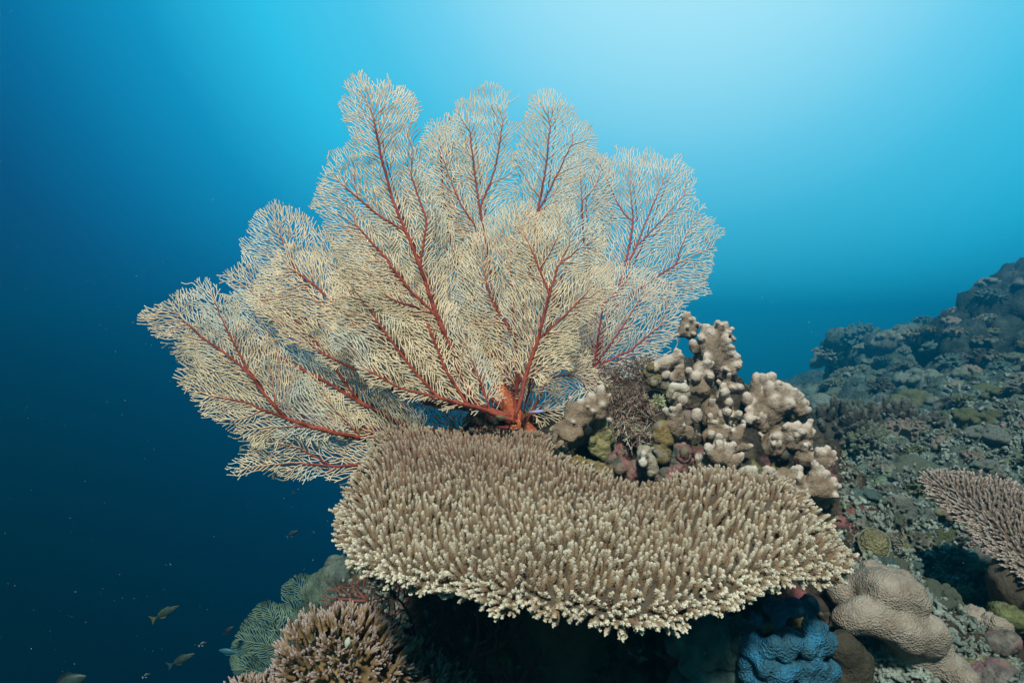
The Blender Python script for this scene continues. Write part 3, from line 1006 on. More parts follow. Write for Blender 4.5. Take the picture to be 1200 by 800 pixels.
def table_coral(label, cat, px_poly, P0, normal, spacing, height, tone_fn, mats, seed, thick=.03, stalk=None, warp=None, group=None, rough=.008, rim=.085):
    n = np.array(normal, float); n /= np.linalg.norm(n)
    def unproj(px, py):
        r = ray(px, py)
        return r * (n @ P0) / (n @ r)
    e1 = np.cross([0, 1, 0], n); e1 /= np.linalg.norm(e1)
    e2 = np.cross(n, e1)
    W = np.array([unproj(*p) for p in px_poly])
    poly = np.column_stack([(W - P0) @ e1, (W - P0) @ e2])
    poly = smooth_poly(poly, 2)
    # frayed rim
    q = np.column_stack([poly * 22, np.full(len(poly), seed)])
    ctr2 = poly.mean(0)
    poly = poly + (poly - ctr2) / np.linalg.norm(poly - ctr2, axis=1)[:, None] * (perlin(q) * rough)[:, None]
    ws = W.mean(0)
    root = empty('table_coral', Vector(ws - n * .05), label, cat, group)
    warp = warp or (lambda P: np.zeros(len(P)))
    def to3(P, h):
        return P0 + P[:, 0:1] * e1 + P[:, 1:2] * e2 + n * (h + warp(P))[:, None]
    # plate: shrunken outline, concentric rings, top and underside
    rings = np.array([.0, .12, .25, .4, .55, .7, .82, .91, .965, .985])
    m = len(poly)
    sh = .955
    top, bot = [], []
    for r_ in rings[1:]:
        pr = ctr2 + (poly - ctr2) * r_ * sh
        rib = .006 * np.sin(np.arange(m) / m * 2 * np.pi * 46) * r_
        top.append(to3(pr, np.full(m, -.004) + .003 * perlin(np.column_stack([pr * 60, pr[:, 0] * 0]))))
        th_ = thick * (1 - r_) * 2.4 + .009
        bot.append(to3(pr, -th_ + rib * .7))
    V = [to3(ctr2[None], np.array([-.004]))] + top + bot + [to3(ctr2[None], np.array([-thick * 2.4]))]
    V = np.concatenate(V)
    F = []
    k = len(rings) - 1
    for j in range(m):
        jn = (j + 1) % m
        F.append((0, 1 + j, 1 + jn, 1 + jn))
        for i in range(k - 1):
            a = 1 + i * m
            F.append((a + j, a + m + j, a + m + jn, a + jn))
            b = 1 + k * m + i * m
            F.append((b + jn, b + m + jn, b + m + j, b + j))
        F.append((1 + (k - 1) * m + j, 1 + (2 * k - 1) * m + j, 1 + (2 * k - 1) * m + jn, 1 + (k - 1) * m + jn))
        F.append((len(V) - 1, 1 + k * m + jn, 1 + k * m + j, 1 + k * m + j))
    link('plate', mesh_tri(V, F, 'plate'), mats[1], root)
    # branchlets
    P = poisson(poly, spacing, seed)
    g = np.random.default_rng(seed)
    ed, en = edge_dist(P, poly)
    e = smoothstep(rim, 0, ed)
    outw = en * (.35 + 0) * e[:, None]
    rad = (P - ctr2); rl = np.linalg.norm(rad, axis=1)[:, None] + 1e-9
    tilt2 = rad / rl * np.minimum(rl / .5, 1) * .28 + en * (1.75 * e ** 1.6)[:, None] + g.normal(size=P.shape) * .13 + .30 * np.column_stack([perlin(np.column_stack([P * 5, np.full(len(P), seed + 7.5)])), perlin(np.column_stack([P * 5, np.full(len(P), seed + 19.5)]))])
    wn = np.array([0, 0, 1.0]) * .65 + n * .35
    axis = e1 * tilt2[:, 0:1] + e2 * tilt2[:, 1:2] + wn
    hgt = height * (1 + .22 * g.normal(size=len(P)).clip(-1.6, 1.6)) * (1 - .12 * e) * (.9 + .35 * perlin(np.column_stack([P * 7, np.full(len(P), seed + .5)])))
    rs = height * 1.0 * (1 + .12 * g.normal(size=len(P)).clip(-1.5, 1.5))
    pos = to3(P, np.full(len(P), -.006))
    tm, t2, rmul, hm = tone_fn(pos, e, g)
    pick = np.where(e > .5, g.integers(4, 10, len(P)), np.where(t2 > .45, g.integers(0, 4, len(P)), g.integers(0, 7, len(P))))
    V, F, T, T2 = instance_mesh(PROT, pick, pos, axis, g.uniform(0, 6.28, len(P)), hgt * hm, rs * rmul, tm, t2)
    # rim layer of near level branchlets
    o = link('branchlets', mesh_tri(V, F, 'branchlets', T, T2), mats[0], root)
    # second tier along the rim, lower and pointing out
    ring_n = int(np.linalg.norm(np.diff(np.vstack([poly, poly[:1]]), axis=0), axis=1).sum() / (spacing * .8))
    seg = np.linalg.norm(np.diff(np.vstack([poly, poly[:1]]), axis=0), axis=1); cum = np.concatenate([[0], np.cumsum(seg)])
    s = np.linspace(0, cum[-1], ring_n, endpoint=False)
    i = np.searchsorted(cum, s, side='right') - 1
    pp = np.vstack([poly, poly[:1]])
    Q = pp[i] + (pp[i + 1] - pp[i]) * ((s - cum[i]) / seg[i])[:, None]
    tn = pp[i + 1] - pp[i]
    nn = np.column_stack([tn[:, 1], -tn[:, 0]]); nn /= np.linalg.norm(nn, axis=1)[:, None]
    area = 0.5 * np.sum(poly[:, 0] * np.roll(poly[:, 1], -1) - np.roll(poly[:, 0], -1) * poly[:, 1])
    if area < 0: nn = -nn
    Q = Q - nn * (height * .55 + g.uniform(0, .012, (len(Q), 1)))
    t_ = nn * 1.0 + g.normal(size=Q.shape) * .22
    ax2 = e1 * t_[:, 0:1] + e2 * t_[:, 1:2] + n * g.uniform(-.18, .35, (len(Q), 1))
    pos2 = to3(Q, -.008 + g.uniform(-.008, .004, len(Q)))
    tm, t2, rmul, hm = tone_fn(pos2, np.ones(len(Q)), g)
    V, F, T, T2 = instance_mesh(PROT, g.integers(4, 10, len(Q)), pos2, ax2, g.uniform(0, 6.28, len(Q)), np.full(len(Q), height * 1.05) * hm, np.full(len(Q), height * 1.0) * rmul, tm, t2)
    link('rim_branchlets', mesh_tri(V, F, 'rim_branchlets', T, T2), mats[0], root)
    if stalk:
        balls = []
        for (a, ra), (b, rb_) in zip(stalk[:-1], stalk[1:]):
            for f in np.linspace(0, 1, 8):
                balls.append((a + (b - a) * f, ra + (rb_ - ra) * f))
        me = remesh(balls, .012, 2)
        displace(me, ((.012, 16, 'n'), (.005, 50, 'ridge')))
        link('stalk', me, mats[1], root)
    return root

def mesh_tri(V, F, name, T=None, T2=None):
    """mixed quads and (a, b, c, c) triangles"""
    F = np.asarray(F, np.int32)
    tri = F[:, 2] == F[:, 3]
    cnt = np.where(tri, 3, 4)
    me = bpy.data.meshes.new(name)
    V = np.asarray(V, np.float32)
    me.vertices.add(len(V)); me.vertices.foreach_set('co', V.ravel())
    start = np.concatenate([[0], np.cumsum(cnt)[:-1]]).astype(np.int32)
    loops = F.ravel()[np.column_stack([np.ones((len(F), 3), bool), ~tri]).ravel()]
    me.loops.add(len(loops)); me.loops.foreach_set('vertex_index', loops)
    me.polygons.add(len(F)); me.polygons.foreach_set('loop_start', start)
    me.polygons.foreach_set('use_smooth', np.ones(len(F), bool))
    for nm, t in (('tone', T), ('tone_b', T2)):
        if t is not None:
            a = me.attributes.new(nm, 'FLOAT', 'POINT'); a.data.foreach_set('value', np.clip(np.asarray(t, np.float32), 0, 1))
    me.update(calc_edges=True)
    return me

TP = [(397, 612), (401, 585), (417, 560), (435, 535), (440, 512), (470, 505), (520, 505), (560, 497), (610, 500), (645, 508), (668, 538), (720, 561), (780, 571), (830, 563), (880, 561), (915, 573), (960, 605), (985, 630), (996, 655), (975, 678), (940, 678), (905, 684), (880, 702), (850, 714), (812, 720), (780, 727), (740, 729), (700, 727), (640, 720), (590, 707), (545, 692), (500, 680), (460, 680), (425, 665), (407, 640)]
P0 = at(690, 640, .54 / (.194 + .307)) - np.array([0, 0, .03])
def tone_main(pos, e, g):
    y = pos[:, 1]
    back = smoothstep(1.12, 1.6, y + .12 * perlin(pos * 5))
    # the far left lobe is brown and close set, the near rim creamy
    tm = (.80 + .42 * e) * (1.0 - .45 * back) * (.95 + .14 * g.normal(size=len(pos)) + .35 * perlin(pos * 9))
    return np.clip(tm, .2, 1.2), np.clip(back * .75 * (1 - .8 * e), 0, 1), 1.12 - .34 * back, 1.05 + .05 * back
def warp_main(P):
    # a slightly dished plate with a low hump towards the back right
    return .030 * perlin(np.column_stack([P * 3.1, P[:, 0] * 0 + 2.2])) + .04 * np.exp(-((P[:, 0] - .27) ** 2 + (P[:, 1] - .22) ** 2) / .012)
table_coral('broad table coral with cream tipped branchlets spreading across the foreground', 'table coral', TP, P0, (0.0, -.19, 1.0), .0150, .0265,
            tone_main, (M['table'], M['table_under']), 5, warp=warp_main,
            stalk=[(np.array([.12, 1.36, -.43]), .11), (np.array([.14, 1.5, -.5]), .11), (np.array([.16, 1.62, -.62]), .16), (np.array([.18, 1.75, -.85]), .25)])

TP2 = [(1074, 556), (1100, 550), (1150, 556), (1200, 570), (1290, 592), (1330, 650), (1265, 715), (1200, 680), (1160, 640), (1122, 602), (1088, 576)]
def tone_pink(pos, e, g):
    tm = .50 + .6 * e + .08 * g.normal(size=len(pos))
    return np.clip(tm, .2, 1.2), np.zeros(len(pos)), np.full(len(pos), .95), np.full(len(pos), 1.0)
P02 = at(1074, 556, 1.75) - np.array([0, 0, .012])
table_coral('pinkish plate coral cut off by the right edge of the picture', 'table coral', TP2, P02, (-.25, -.35, .90), .0112, .0215, tone_pink,
            (M['table_pink'], M['table_under']), 9, thick=.022,
            stalk=[(np.array([1.12, 1.46, -.53]), .07), (np.array([1.16, 1.5, -.62]), .06), (np.array([1.2, 1.55, -.85]), .10)])

# bushy coral at the bottom left: long forked branches on a dome
def bush_coral(label, cat, center, rad, n, ln, m, seed, squash=(1, 1, .8), name='bushy_coral', group=None, tipmul=1.0, rr=.13, subs=(1, 2, 3, 3, 4), core=.88):
    g = np.random.default_rng(seed)
    prot = [tuft_proto(seed * 13 + i, s, bumps=8, rr=rr) for i, s in enumerate(subs)]
    i = np.arange(n) + .5
    ph = np.arccos(1 - 1.35 * i / n); th = np.pi * (1 + 5 ** .5) * i
    d = np.column_stack([np.cos(th) * np.sin(ph), np.sin(th) * np.sin(ph), np.cos(ph)]) + g.normal(size=(n, 3)) * .08
    sq = np.array(squash)
    lump = 1 + .16 * perlin(d * 2.1 + seed)[:, None]
    pos = d * rad * sq * lump
    axis = d / sq + np.array([0, 0, .25]) + g.normal(size=(n, 3)) * .16
    V, F, T, _ = instance_mesh(prot, g.integers(0, len(prot), n), pos * .9, axis, g.uniform(0, 6.28, n), ln * g.uniform(.75, 1.25, n), np.full(n, ln * 1.05), np.full(n, tipmul) * g.uniform(.7, 1.1, n))
    root = empty(name, Vector(center), label, cat, group)
    o = link('branches', mesh_tri(V, F, 'branches', T), m); o.parent = root
    core = balls_mesh([((0, 0, 0), rad * core, squash), ((0, 0, -rad * .5), rad * core * .8, squash)])
    o2 = link('core', core, m); o2.parent = root
    return root

bush_coral('brown bushy coral with pale lilac tips in the bottom left corner of the reef', 'bushy coral', at(404, 800, 1.42), .135, 430, .040, M['bush'], 3, (1.0, .85, .95), rr=.105, core=.74)
bush_coral('brown bushy coral in the shade of the table coral, right of the lilac tipped one', 'bushy coral', at(470, 822, 1.5), .12, 330, .036, M['bush'], 6, (1.15, .85, .8), rr=.105, core=.74)
bush_coral('smaller brown bushy coral with lilac tips, lowest on the left', 'bushy coral', at(305, 845, 1.36), .085, 200, .038, M['bush'], 4, (1.2, .9, .75), rr=.105, core=.74)

# ---------------------------------------------------------------- lobed finger corals around the rock
G = 'lobed finger corals crowding the reef rock'
def lob(conv, chains, depth, label, m='finger', **kw):
    kw.setdefault('swell', (1.10, 1.0)); kw.setdefault('nubs', 2)
    return lobed('lobed_coral', conv, chains, depth, M[m], label, 'lobed coral', G, **kw)

# left one, an open plate with knobs
lob(zA, [[(40, 410, 16), (90, 385, 26), (150, 400, 36), (210, 385, 40), (280, 340, 42), (345, 290, 44), (385, 240, 40)], [(90, 400, 24), (120, 470, 20, -.02), (180, 480, 22, -.02)],
         [(150, 440, 36, -.01), (220, 440, 34, -.01)], [(280, 300, 50), (370, 310, 40)],
         [(160, 360, 40), (160, 290, 34), (155, 275, 28)], ['tip', (155, 280, 26), (160, 210, 16)], ['tip', (200, 330, 30), (228, 228, 20)], [(185, 370, 40), (215, 290, 30)],
         ['tip', (280, 280, 44), (292, 195, 28)], ['tip', (300, 230, 20), (314, 218, 14)], ['tip', (360, 230, 44), (365, 145, 32)], ['tip', (395, 220, 22), (428, 183, 14)],
         ['tip', (80, 400, 22), (28, 418, 13)], [(70, 450, 24), (58, 500, 20)], [(170, 520, 30, .06), (260, 440, 60, .08), (330, 380, 70, .08)]],
    1.56, 'lobed coral with an open plate and short knobs, leftmost beside the sea fan base', voxel=.004)
# the tall one
lob(zB, [[(560, 620, 70, .04), (500, 480, 75), (470, 380, 70), (520, 300, 60), (560, 250, 50)], [(400, 460, 50, .03), (440, 350, 55)],
         ['tip', (525, 260, 40), (540, 185, 28)], ['tip', (590, 260, 36), (597, 200, 26)], ['tip', (620, 260, 26), (652, 235, 20)], ['tip', (640, 300, 26), (670, 315, 20)],
         ['tip', (440, 280, 34), (440, 220, 28)], ['tip', (425, 280, 26), (432, 262, 22)], ['tip', (420, 340, 34), (413, 310, 30, -.02)], ['tip', (460, 260, 26), (466, 215, 22)],
         ['tip', (580, 400, 50), (610, 360, 34, -.02), (628, 330, 24, -.03)], ['tip', (600, 410, 40), (650, 385, 28, -.03)], ['tip', (600, 450, 44), (668, 428, 28, -.03)],
         ['tip', (620, 500, 48), (690, 455, 34, -.03)], ['tip', (610, 540, 44), (700, 525, 32, -.04)], [(600, 620, 60), (640, 570, 44, -.03)], ['tip', (690, 480, 30), (715, 500, 24, -.03)],
         ['tip', (360, 380, 34), (345, 345, 32)], [(360, 400, 30), (350, 360, 34)]],
    1.88, 'tallest lobed coral, a stand of upright fingers on top of the rock')
lob(zB, [[(330, 270, 46), (345, 200, 36), (300, 160, 32)], ['tip', (300, 160, 30), (288, 118, 22)], ['tip', (310, 150, 22), (316, 115, 16)], ['tip', (345, 190, 30), (352, 158, 22)],
         ['tip', (370, 210, 28), (400, 205, 18)], [(290, 200, 40), (270, 260, 40)]], 2.08, 'small lobed coral behind the tall fingers, touching the sea fan')
lob(zB, [[(440, 650, 70, .03), (430, 570, 60), (400, 540, 50)], ['tip', (440, 540, 44), (458, 470, 28)], ['tip', (450, 560, 46), (470, 505, 36, -.02)], ['tip', (470, 600, 40), (482, 605, 36, -.03)],
         ['tip', (360, 640, 50), (368, 610, 42, -.02)], ['tip', (320, 620, 36), (315, 565, 32, -.02)], [(420, 700, 70, .0), (340, 700, 40)]],
    1.74, 'knobbly lobed coral leaning over a dark hollow in the middle of the rock')
lob(zB, [[(40, 530, 46, .02), (120, 510, 46), (190, 480, 46), (240, 460, 40)], ['tip', (60, 540, 40), (40, 535, 36)], ['tip', (110, 510, 40), (118, 495, 40)], ['tip', (180, 490, 36), (185, 470, 36)],
         ['tip', (230, 460, 32), (240, 435, 30)], ['tip', (255, 540, 28), (255, 505, 26)], [(200, 620, 40), (240, 560, 36), (260, 620, 40)], ['tip', (130, 600, 36), (140, 590, 36)], [(80, 590, 40, .03), (150, 560, 50, .03)]],
    1.74, 'low row of rounded lobes on the crest left of the tall fingers')
lob(zC, [[(90, 150, 20), (110, 80, 24), (190, 90, 34), (220, 95, 24)], ['tip', (110, 90, 22), (118, 68, 22)], ['tip', (180, 90, 30), (200, 85, 30)], ['tip', (165, 80, 24), (150, 76, 22)], [(200, 130, 40, .05), (130, 170, 50, .06)]],
    1.58, 'white topped lobed coral folded over a yellow crust', m='finger_pale')
lob(zC, [[(150, 230, 36, .03), (180, 180, 36)], ['tip', (180, 195, 34), (188, 172, 32)], [(130, 320, 64), (120, 350, 66), (140, 410, 46)], [(150, 300, 40), (160, 290, 36)], ['tip', (285, 300, 44), (285, 270, 42)], [(220, 400, 40), (235, 440, 28)]],
    1.56, 'two grey brown rounded lobes stacked below the white topped coral')
# middle right body with bumps and a hole
lob(zC, [[(400, 200, 60, .05), (390, 280, 62), (380, 330, 50)], [(470, 160, 56, .02), (500, 250, 50), (470, 320, 40)], ['tip', (480, 150, 40), (485, 125, 40, -.03)], ['tip', (500, 190, 40), (520, 195, 36, -.03)],
         ['tip', (480, 100, 34), (475, 80, 30, .0)], ['tip', (460, 280, 36), (510, 262, 30, -.05)], ['tip', (520, 300, 40), (590, 280, 30, -.03)], [(500, 310, 50), (460, 300, 50)], ['tip', (600, 330, 24), (630, 340, 18, -.03)],
         [(360, 200, 40, .05), (350, 260, 40, .03)], ['tip', (580, 90, 40, .04), (600, 85, 30, .02)], [(500, 80, 46, .05), (580, 95, 40, .04)]],
    1.70, 'brown lobed coral with stubby bumps right of the dark hollow')
lob(zC, [[(430, 430, 80, .03), (400, 450, 74, .02), (480, 450, 60, .02)], [(430, 400, 40, .02)]], 1.66, 'smooth rounded dome between the bumpy coral and the four fingered one')
lob(zC, [[(380, 690, 120, .06), (430, 620, 90, .03), (520, 640, 80, .04)], ['tip', (430, 600, 50), (390, 560, 34), (362, 528, 26)], ['tip', (450, 590, 46), (452, 530, 36), (448, 495, 30)],
         ['tip', (490, 600, 44), (515, 540, 32), (522, 508, 26)], ['tip', (530, 640, 46), (590, 590, 34), (612, 570, 24)], [(340, 640, 50, .05), (310, 590, 40, .05)]],
    1.46, 'hand shaped lobed coral with four pale fingers behind the table coral')
lob(zC, [[(540, 540, 50, .04), (560, 450, 46)], ['tip', (570, 440, 44), (610, 380, 30), (628, 355, 18)], ['tip', (570, 520, 44), (640, 515, 30), (680, 505, 18)]], 1.62, 'forked lobed coral with two tapering arms above the hand shaped one')
lob(zC, [[(650, 720, 50, .03), (660, 690, 46)], ['tip', (650, 700, 40), (640, 680, 34)], ['tip', (690, 690, 36), (698, 672, 30)], [(610, 690, 20), (618, 672, 18)]], 1.42, 'pale two lobed knob just behind the table coral rim', m='finger_pale')
lob(zD, [[(150, 740, 40, .02), (160, 680, 34)], ['tip', (158, 690, 34), (160, 660, 28)], ['tip', (215, 730, 26), (222, 710, 22)]], 1.36, 'single white knob poking up behind the table coral', m='finger_pale')
# right tower
lob(zD, [[(200, 340, 80, .05), (170, 300, 66, .02), (230, 230, 60)], [(110, 260, 44, .04), (150, 290, 50)], ['tip', (120, 210, 46, .02), (112, 140, 30, .02), (118, 95, 22, .02)], ['tip', (150, 160, 30, .05), (150, 92, 20, .05)],
         ['tip', (170, 170, 36, .05), (195, 95, 28, .05)], ['tip', (195, 230, 50), (186, 170, 32), (184, 140, 26)], ['tip', (240, 190, 50), (236, 140, 28)], ['tip', (270, 170, 36), (278, 150, 24)],
         ['tip', (290, 210, 40), (325, 190, 32)], ['tip', (320, 220, 30), (345, 195, 22)], ['tip', (330, 240, 32), (365, 228, 22)], ['tip', (340, 270, 34), (385, 268, 20)], ['tip', (260, 250, 44), (300, 235, 26, -.03)],
         ['tip', (70, 220, 30), (68, 196, 24)], ['tip', (90, 240, 26), (92, 230, 18)], ['tip', (80, 310, 34), (78, 318, 30, -.03)], [(300, 280, 50, .03), (340, 290, 40, .03)], [(140, 350, 40, -.02), (130, 340, 30, -.03)]],
    1.82, 'wide lobed coral with many stubby fingers, right of the tall one against the blue')
lob(zD, [[(150, 460, 46, .05), (220, 410, 44), (300, 390, 44), (370, 390, 36)], ['tip', (280, 370, 34), (290, 345, 20)], ['tip', (320, 370, 36), (332, 345, 22)], ['tip', (370, 380, 30), (380, 350, 20)], ['tip', (390, 400, 28), (412, 380, 18)],
         ['tip', (330, 400, 34), (350, 382, 20, -.03)], [(300, 440, 40), (360, 440, 34)], [(220, 460, 40), (180, 470, 40)], ['tip', (390, 440, 24), (400, 470, 14)]],
    1.74, 'lobed coral reaching right in a low arm with four knobs')
lob(zD, [[(360, 520, 44, .02), (430, 530, 30), (480, 540, 34)], ['tip', (440, 510, 26), (440, 480, 20)], ['tip', (480, 500, 28), (487, 468, 18)], ['tip', (500, 510, 24), (518, 492, 16)], ['tip', (505, 530, 24), (528, 522, 15)], ['tip', (470, 560, 26), (500, 555, 20)], ['tip', (460, 490, 18), (462, 470, 12)]],
    1.66, 'small lobed coral with short fingers at the far right tip of the rock')
lob(zD, [[(260, 660, 60, .03), (340, 680, 60, .02), (430, 680, 56), (480, 690, 40)], [(420, 640, 44), (430, 600, 34)], ['tip', (430, 600, 32), (424, 555, 20)], ['tip', (440, 590, 28), (456, 570, 18)], ['tip', (450, 630, 34), (480, 600, 22)], ['tip', (480, 660, 36), (520, 635, 22)],
         ['tip', (490, 680, 36), (540, 665, 20)], ['tip', (490, 700, 34), (525, 710, 20)], [(260, 620, 50, .03), (300, 640, 50, .03)], ['tip', (370, 700, 34), (376, 714, 16, -.03)], ['tip', (330, 700, 26), (335, 710, 14, -.03)], [(380, 720, 50, .04), (460, 730, 40, .03)]],
    1.60, 'lowest lobed coral on the right side of the rock, branching just above the table coral')
lob(zA, [[(640, 560, 34, .02), (690, 620, 44), (715, 690, 36)], [(650, 560, 34), (720, 545, 14)], ['tip', (650, 600, 36, -.01), (652, 578, 24, -.03)], ['tip', (650, 640, 34), (648, 640, 28, -.04)], [(640, 590, 30), (625, 570, 18)], [(700, 700, 30), (705, 720, 20)]],
    1.47, 'little whitish ear shaped coral among pink crusts behind the table coral', m='finger_pale')

# crusts on the rock between the corals
def crust(conv, chains, depth, m, name, label, cat, **kw):
    return lobed(name, conv, chains, depth, M[m], label, cat, nubs=3, layers=((.009, 26, 'ridge'), (.006, 70, 'ridge')), voxel=.004, **kw)
crust(zA, [[(370, 460, 50), (360, 520, 50), (390, 590, 36), (400, 620, 22)], [(340, 540, 40), (410, 480, 30)]], 1.60, 'yellow', 'yellow_sponge', 'lumpy yellow sponge below the leftmost lobed coral', 'sponge')
crust(zA, [[(490, 590, 44), (490, 570, 40)]], 1.64, 'pink', 'coralline_crust', 'rounded pink knob of crust in a dark hollow', 'coralline crust')
crust(zA, [[(460, 700, 60, .02), (520, 680, 50), (570, 720, 50)], [(600, 680, 40), (620, 740, 46)]], 1.52, 'pink', 'coralline_crust', 'wide pink coralline crust along the back rim of the table coral', 'coralline crust')
crust(zC, [[(160, 530, 50), (170, 590, 56), (170, 660, 50)], [(110, 640, 30), (200, 500, 36)]], 1.58, 'pink', 'coralline_crust', 'tall rough pink crust below the stacked grey lobes', 'coralline crust')
crust(zC, [[(90, 740, 60), (60, 760, 50)], [(130, 720, 40)]], 1.46, 'pink', 'coralline_crust', 'small pink crust right behind the table coral, beside the ear shaped coral', 'coralline crust')
crust(zA, [[(220, 650, 40), (290, 690, 44), (370, 710, 40)], [(480, 700, 40), (530, 720, 30)]], 1.52, 'ochre', 'encrusting_sponge', 'flat olive yellow crust at the back edge of the table coral', 'sponge')
crust(zC, [[(40, 380, 40), (40, 440, 44), (30, 520, 44), (40, 590, 34)]], 1.56, 'ochre', 'encrusting_sponge', 'upright ochre crust left of the stacked grey lobes', 'sponge')
crust(zB, [[(20, 570, 40), (60, 640, 46), (110, 640, 40)], [(140, 670, 36)]], 1.76, 'ochre', 'encrusting_sponge', 'brown crust hanging below the row of rounded lobes', 'sponge')
crust(zC, [[(210, 290, 30), (215, 350, 34), (230, 320, 30)]], 1.62, 'green_coral', 'encrusting_sponge', 'teal green crust between the grey lobes', 'sponge')
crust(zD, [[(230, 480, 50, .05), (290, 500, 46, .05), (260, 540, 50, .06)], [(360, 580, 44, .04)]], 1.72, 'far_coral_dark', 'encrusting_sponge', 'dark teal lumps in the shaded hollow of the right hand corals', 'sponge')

# feathery turf in the hollow
def spiky(name, label, cat, pts, depth, m, n, ln, r, seed, tone=None, group=None):
    g = np.random.default_rng(seed)
    P0_, P1_, a, b, t0, t1 = [], [], [], [], [], []
    for px, py, rp in pts:
        for _ in range(n):
            th = g.uniform(0, 6.28); q = math.sqrt(g.uniform()) * rp
            base = at(px + q * math.cos(th), py + q * math.sin(th), depth + g.uniform(-.03, .02))
            d = g.normal(size=3); d[1] = -abs(d[1]) * .7; d /= np.linalg.norm(d)
            L_ = ln * g.uniform(.5, 1.2)
            tt = (g.uniform() ** 2.2)
            mid = base + d * L_ * .5
            tip = mid + (d + g.normal(size=3) * .5) * L_ * .5
            tip2 = mid + (d + g.normal(size=3) * .7) * L_ * .5
            for s, e in ((base, mid), (mid, tip), (mid, tip2)):
                P0_.append(s); P1_.append(e); a.append(r); b.append(r * .7); t0.append(tt * .8); t1.append(tt)
    V, F, T = tubes(P0_, P1_, a, b, 5, np.array(t0), np.array(t1))
    o = link(name, mesh_np(name, V, F, T), m)
    ctr = V.mean(0)
    o.data.transform(Matrix.Translation(-Vector(ctr))); o.location = Vector(ctr)
    return tag(o, label, cat, group)
spiky('turf_algae', 'tangled dark red turf algae in the hollow between the corals', 'algae',
      [(718, 470, 16), (728, 488, 14), (742, 468, 16), (756, 480, 10)], 1.70, M['turf_dark'], 210, .017, .0009, 61)
spiky('turf_algae', 'whitish and green branching algae below the dark red turf', 'algae',
      [(738, 500, 12), (746, 508, 14), (728, 503, 10), (758, 514, 10)], 1.64, M['turf_pale'], 60, .024, .0012, 63)
spiky('turf_algae', 'dull red turf algae on the crest next to the base of the paler sea fan', 'algae', [(735, 440, 18), (752, 430, 14), (716, 445, 14)], 1.88, M['turf_dark'], 200, .016, .0009, 62)
# pale feathery anemone
g = np.random.default_rng(5)
c0 = at(771, 470, 1.6)
n_ = 150
d = g.normal(size=(n_, 3)); d[:, 1] = -np.abs(d[:, 1]) - .2; d[:, 2] += .25; d /= np.linalg.norm(d, axis=1)[:, None]
V, F, _ = tubes(c0 + d * .006, c0 + d * g.uniform(.014, .024, n_)[:, None], np.full(n_, .0013), np.full(n_, .0007), 5)
o = link('sea_anemone', mesh_np('sea_anemone', V, F), M['tuft']); tag(o, 'pale green tuft of short tentacles on the dark rock', 'anemone')
bpy.context.view_layer.update()
# ---------------------------------------------------------------- right foreground
lobed('boulder_coral', zE, [[(330, 330, 100, .08), (420, 300, 95, .05), (500, 330, 90), (600, 340, 85), (640, 380, 70)], [(400, 210, 60, .12), (470, 260, 70, .1), (560, 280, 70, .08)],
      [(290, 470, 80), (400, 450, 85), (520, 480, 95), (600, 540, 100)], [(640, 560, 100, .02), (720, 540, 85), (740, 600, 70)], [(560, 580, 110, .05), (680, 650, 120, .05), (500, 620, 120, .15)], [(250, 300, 70, .08), (330, 400, 80, .06)], [(600, 800, 160, .1), (800, 720, 80, .05), (880, 800, 80)]],
      1.26, M['boulder'], 'large smooth brown boulder coral with rolling lobes, right of the table coral', 'boulder coral', voxel=.006, smooth=6, swell=(1.16, 1.0), layers=((.016, 9, 'n'), (.003, 34, 'n')))
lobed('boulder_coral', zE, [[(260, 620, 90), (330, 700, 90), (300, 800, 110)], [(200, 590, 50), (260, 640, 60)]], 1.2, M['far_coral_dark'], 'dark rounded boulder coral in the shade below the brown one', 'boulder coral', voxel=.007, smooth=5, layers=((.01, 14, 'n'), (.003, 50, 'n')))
def lump_mound(name, cx, cy, d, hw, hh, n, rl, m, label, cat, seed):
    g = np.random.default_rng(seed)
    balls = [(at(cx, cy + hh * .15, d + .07), hw * .66 / FPX * d, (1, .8, hh / hw))]
    for i in range(n):
        th = g.uniform(0, 6.28); q = math.sqrt(g.uniform()) * .97
        px, py = cx + hw * q * math.cos(th), cy + hh * q * math.sin(th)
        dep = d + .07 - math.sqrt(max(0, 1 - q * q)) * hw * .8 / FPX * d - g.uniform(0, .5) * rl / FPX * d
        balls.append((at(px, py, dep), g.uniform(.7, 1.2) * rl / FPX * d))
    me = remesh(balls, .0038, 1)
    displace(me, ((.006, 24, 'n'), (.003, 70, 'n')))
    V, _ = co_no(me); org = Vector((V[:, 0].mean(), V[:, 1].mean(), V[:, 2].min()))
    me.transform(Matrix.Translation(-org))
    o = link(name, me, m); o.location = org
    return tag(o, label, cat)
lump_mound('blue_coral', 925, 768, 1.16, 56, 70, 66, 11.5, M['blue'], 'lumpy blue coral in the half shade below the right end of the table coral', 'blue coral', 71)
lump_mound('blue_coral', 838, 775, 1.24, 50, 60, 46, 15, M['teal'], 'dark teal lumpy coral in deep shade left of the blue one', 'blue coral', 72)
lobed('plate_sponge', zF, [[(180, 380, 60, .12), (300, 450, 80, .08), (420, 430, 80, .05), (500, 420, 60, .03)], [(330, 560, 80, .06), (430, 580, 70, .03), (480, 520, 60)], [(520, 560, 30), (440, 640, 26)], [(300, 520, 70, .1)]],
      1.22, M['teal'], 'dark folded plate in deep shade beside the blue coral', 'plate coral', voxel=.007, smooth=3, nubs=3, layers=((.01, 16, 'n'), (.004, 60, 'ridge')))
lobed('reef_stub', zF, [[(960, 270, 60, .08), (1000, 320, 50, .06), (1030, 370, 26)], [(920, 230, 50, .1)]], 1.28, M['rock'], 'small grey stub between the blue coral and the boulder coral', 'rock', voxel=.006)
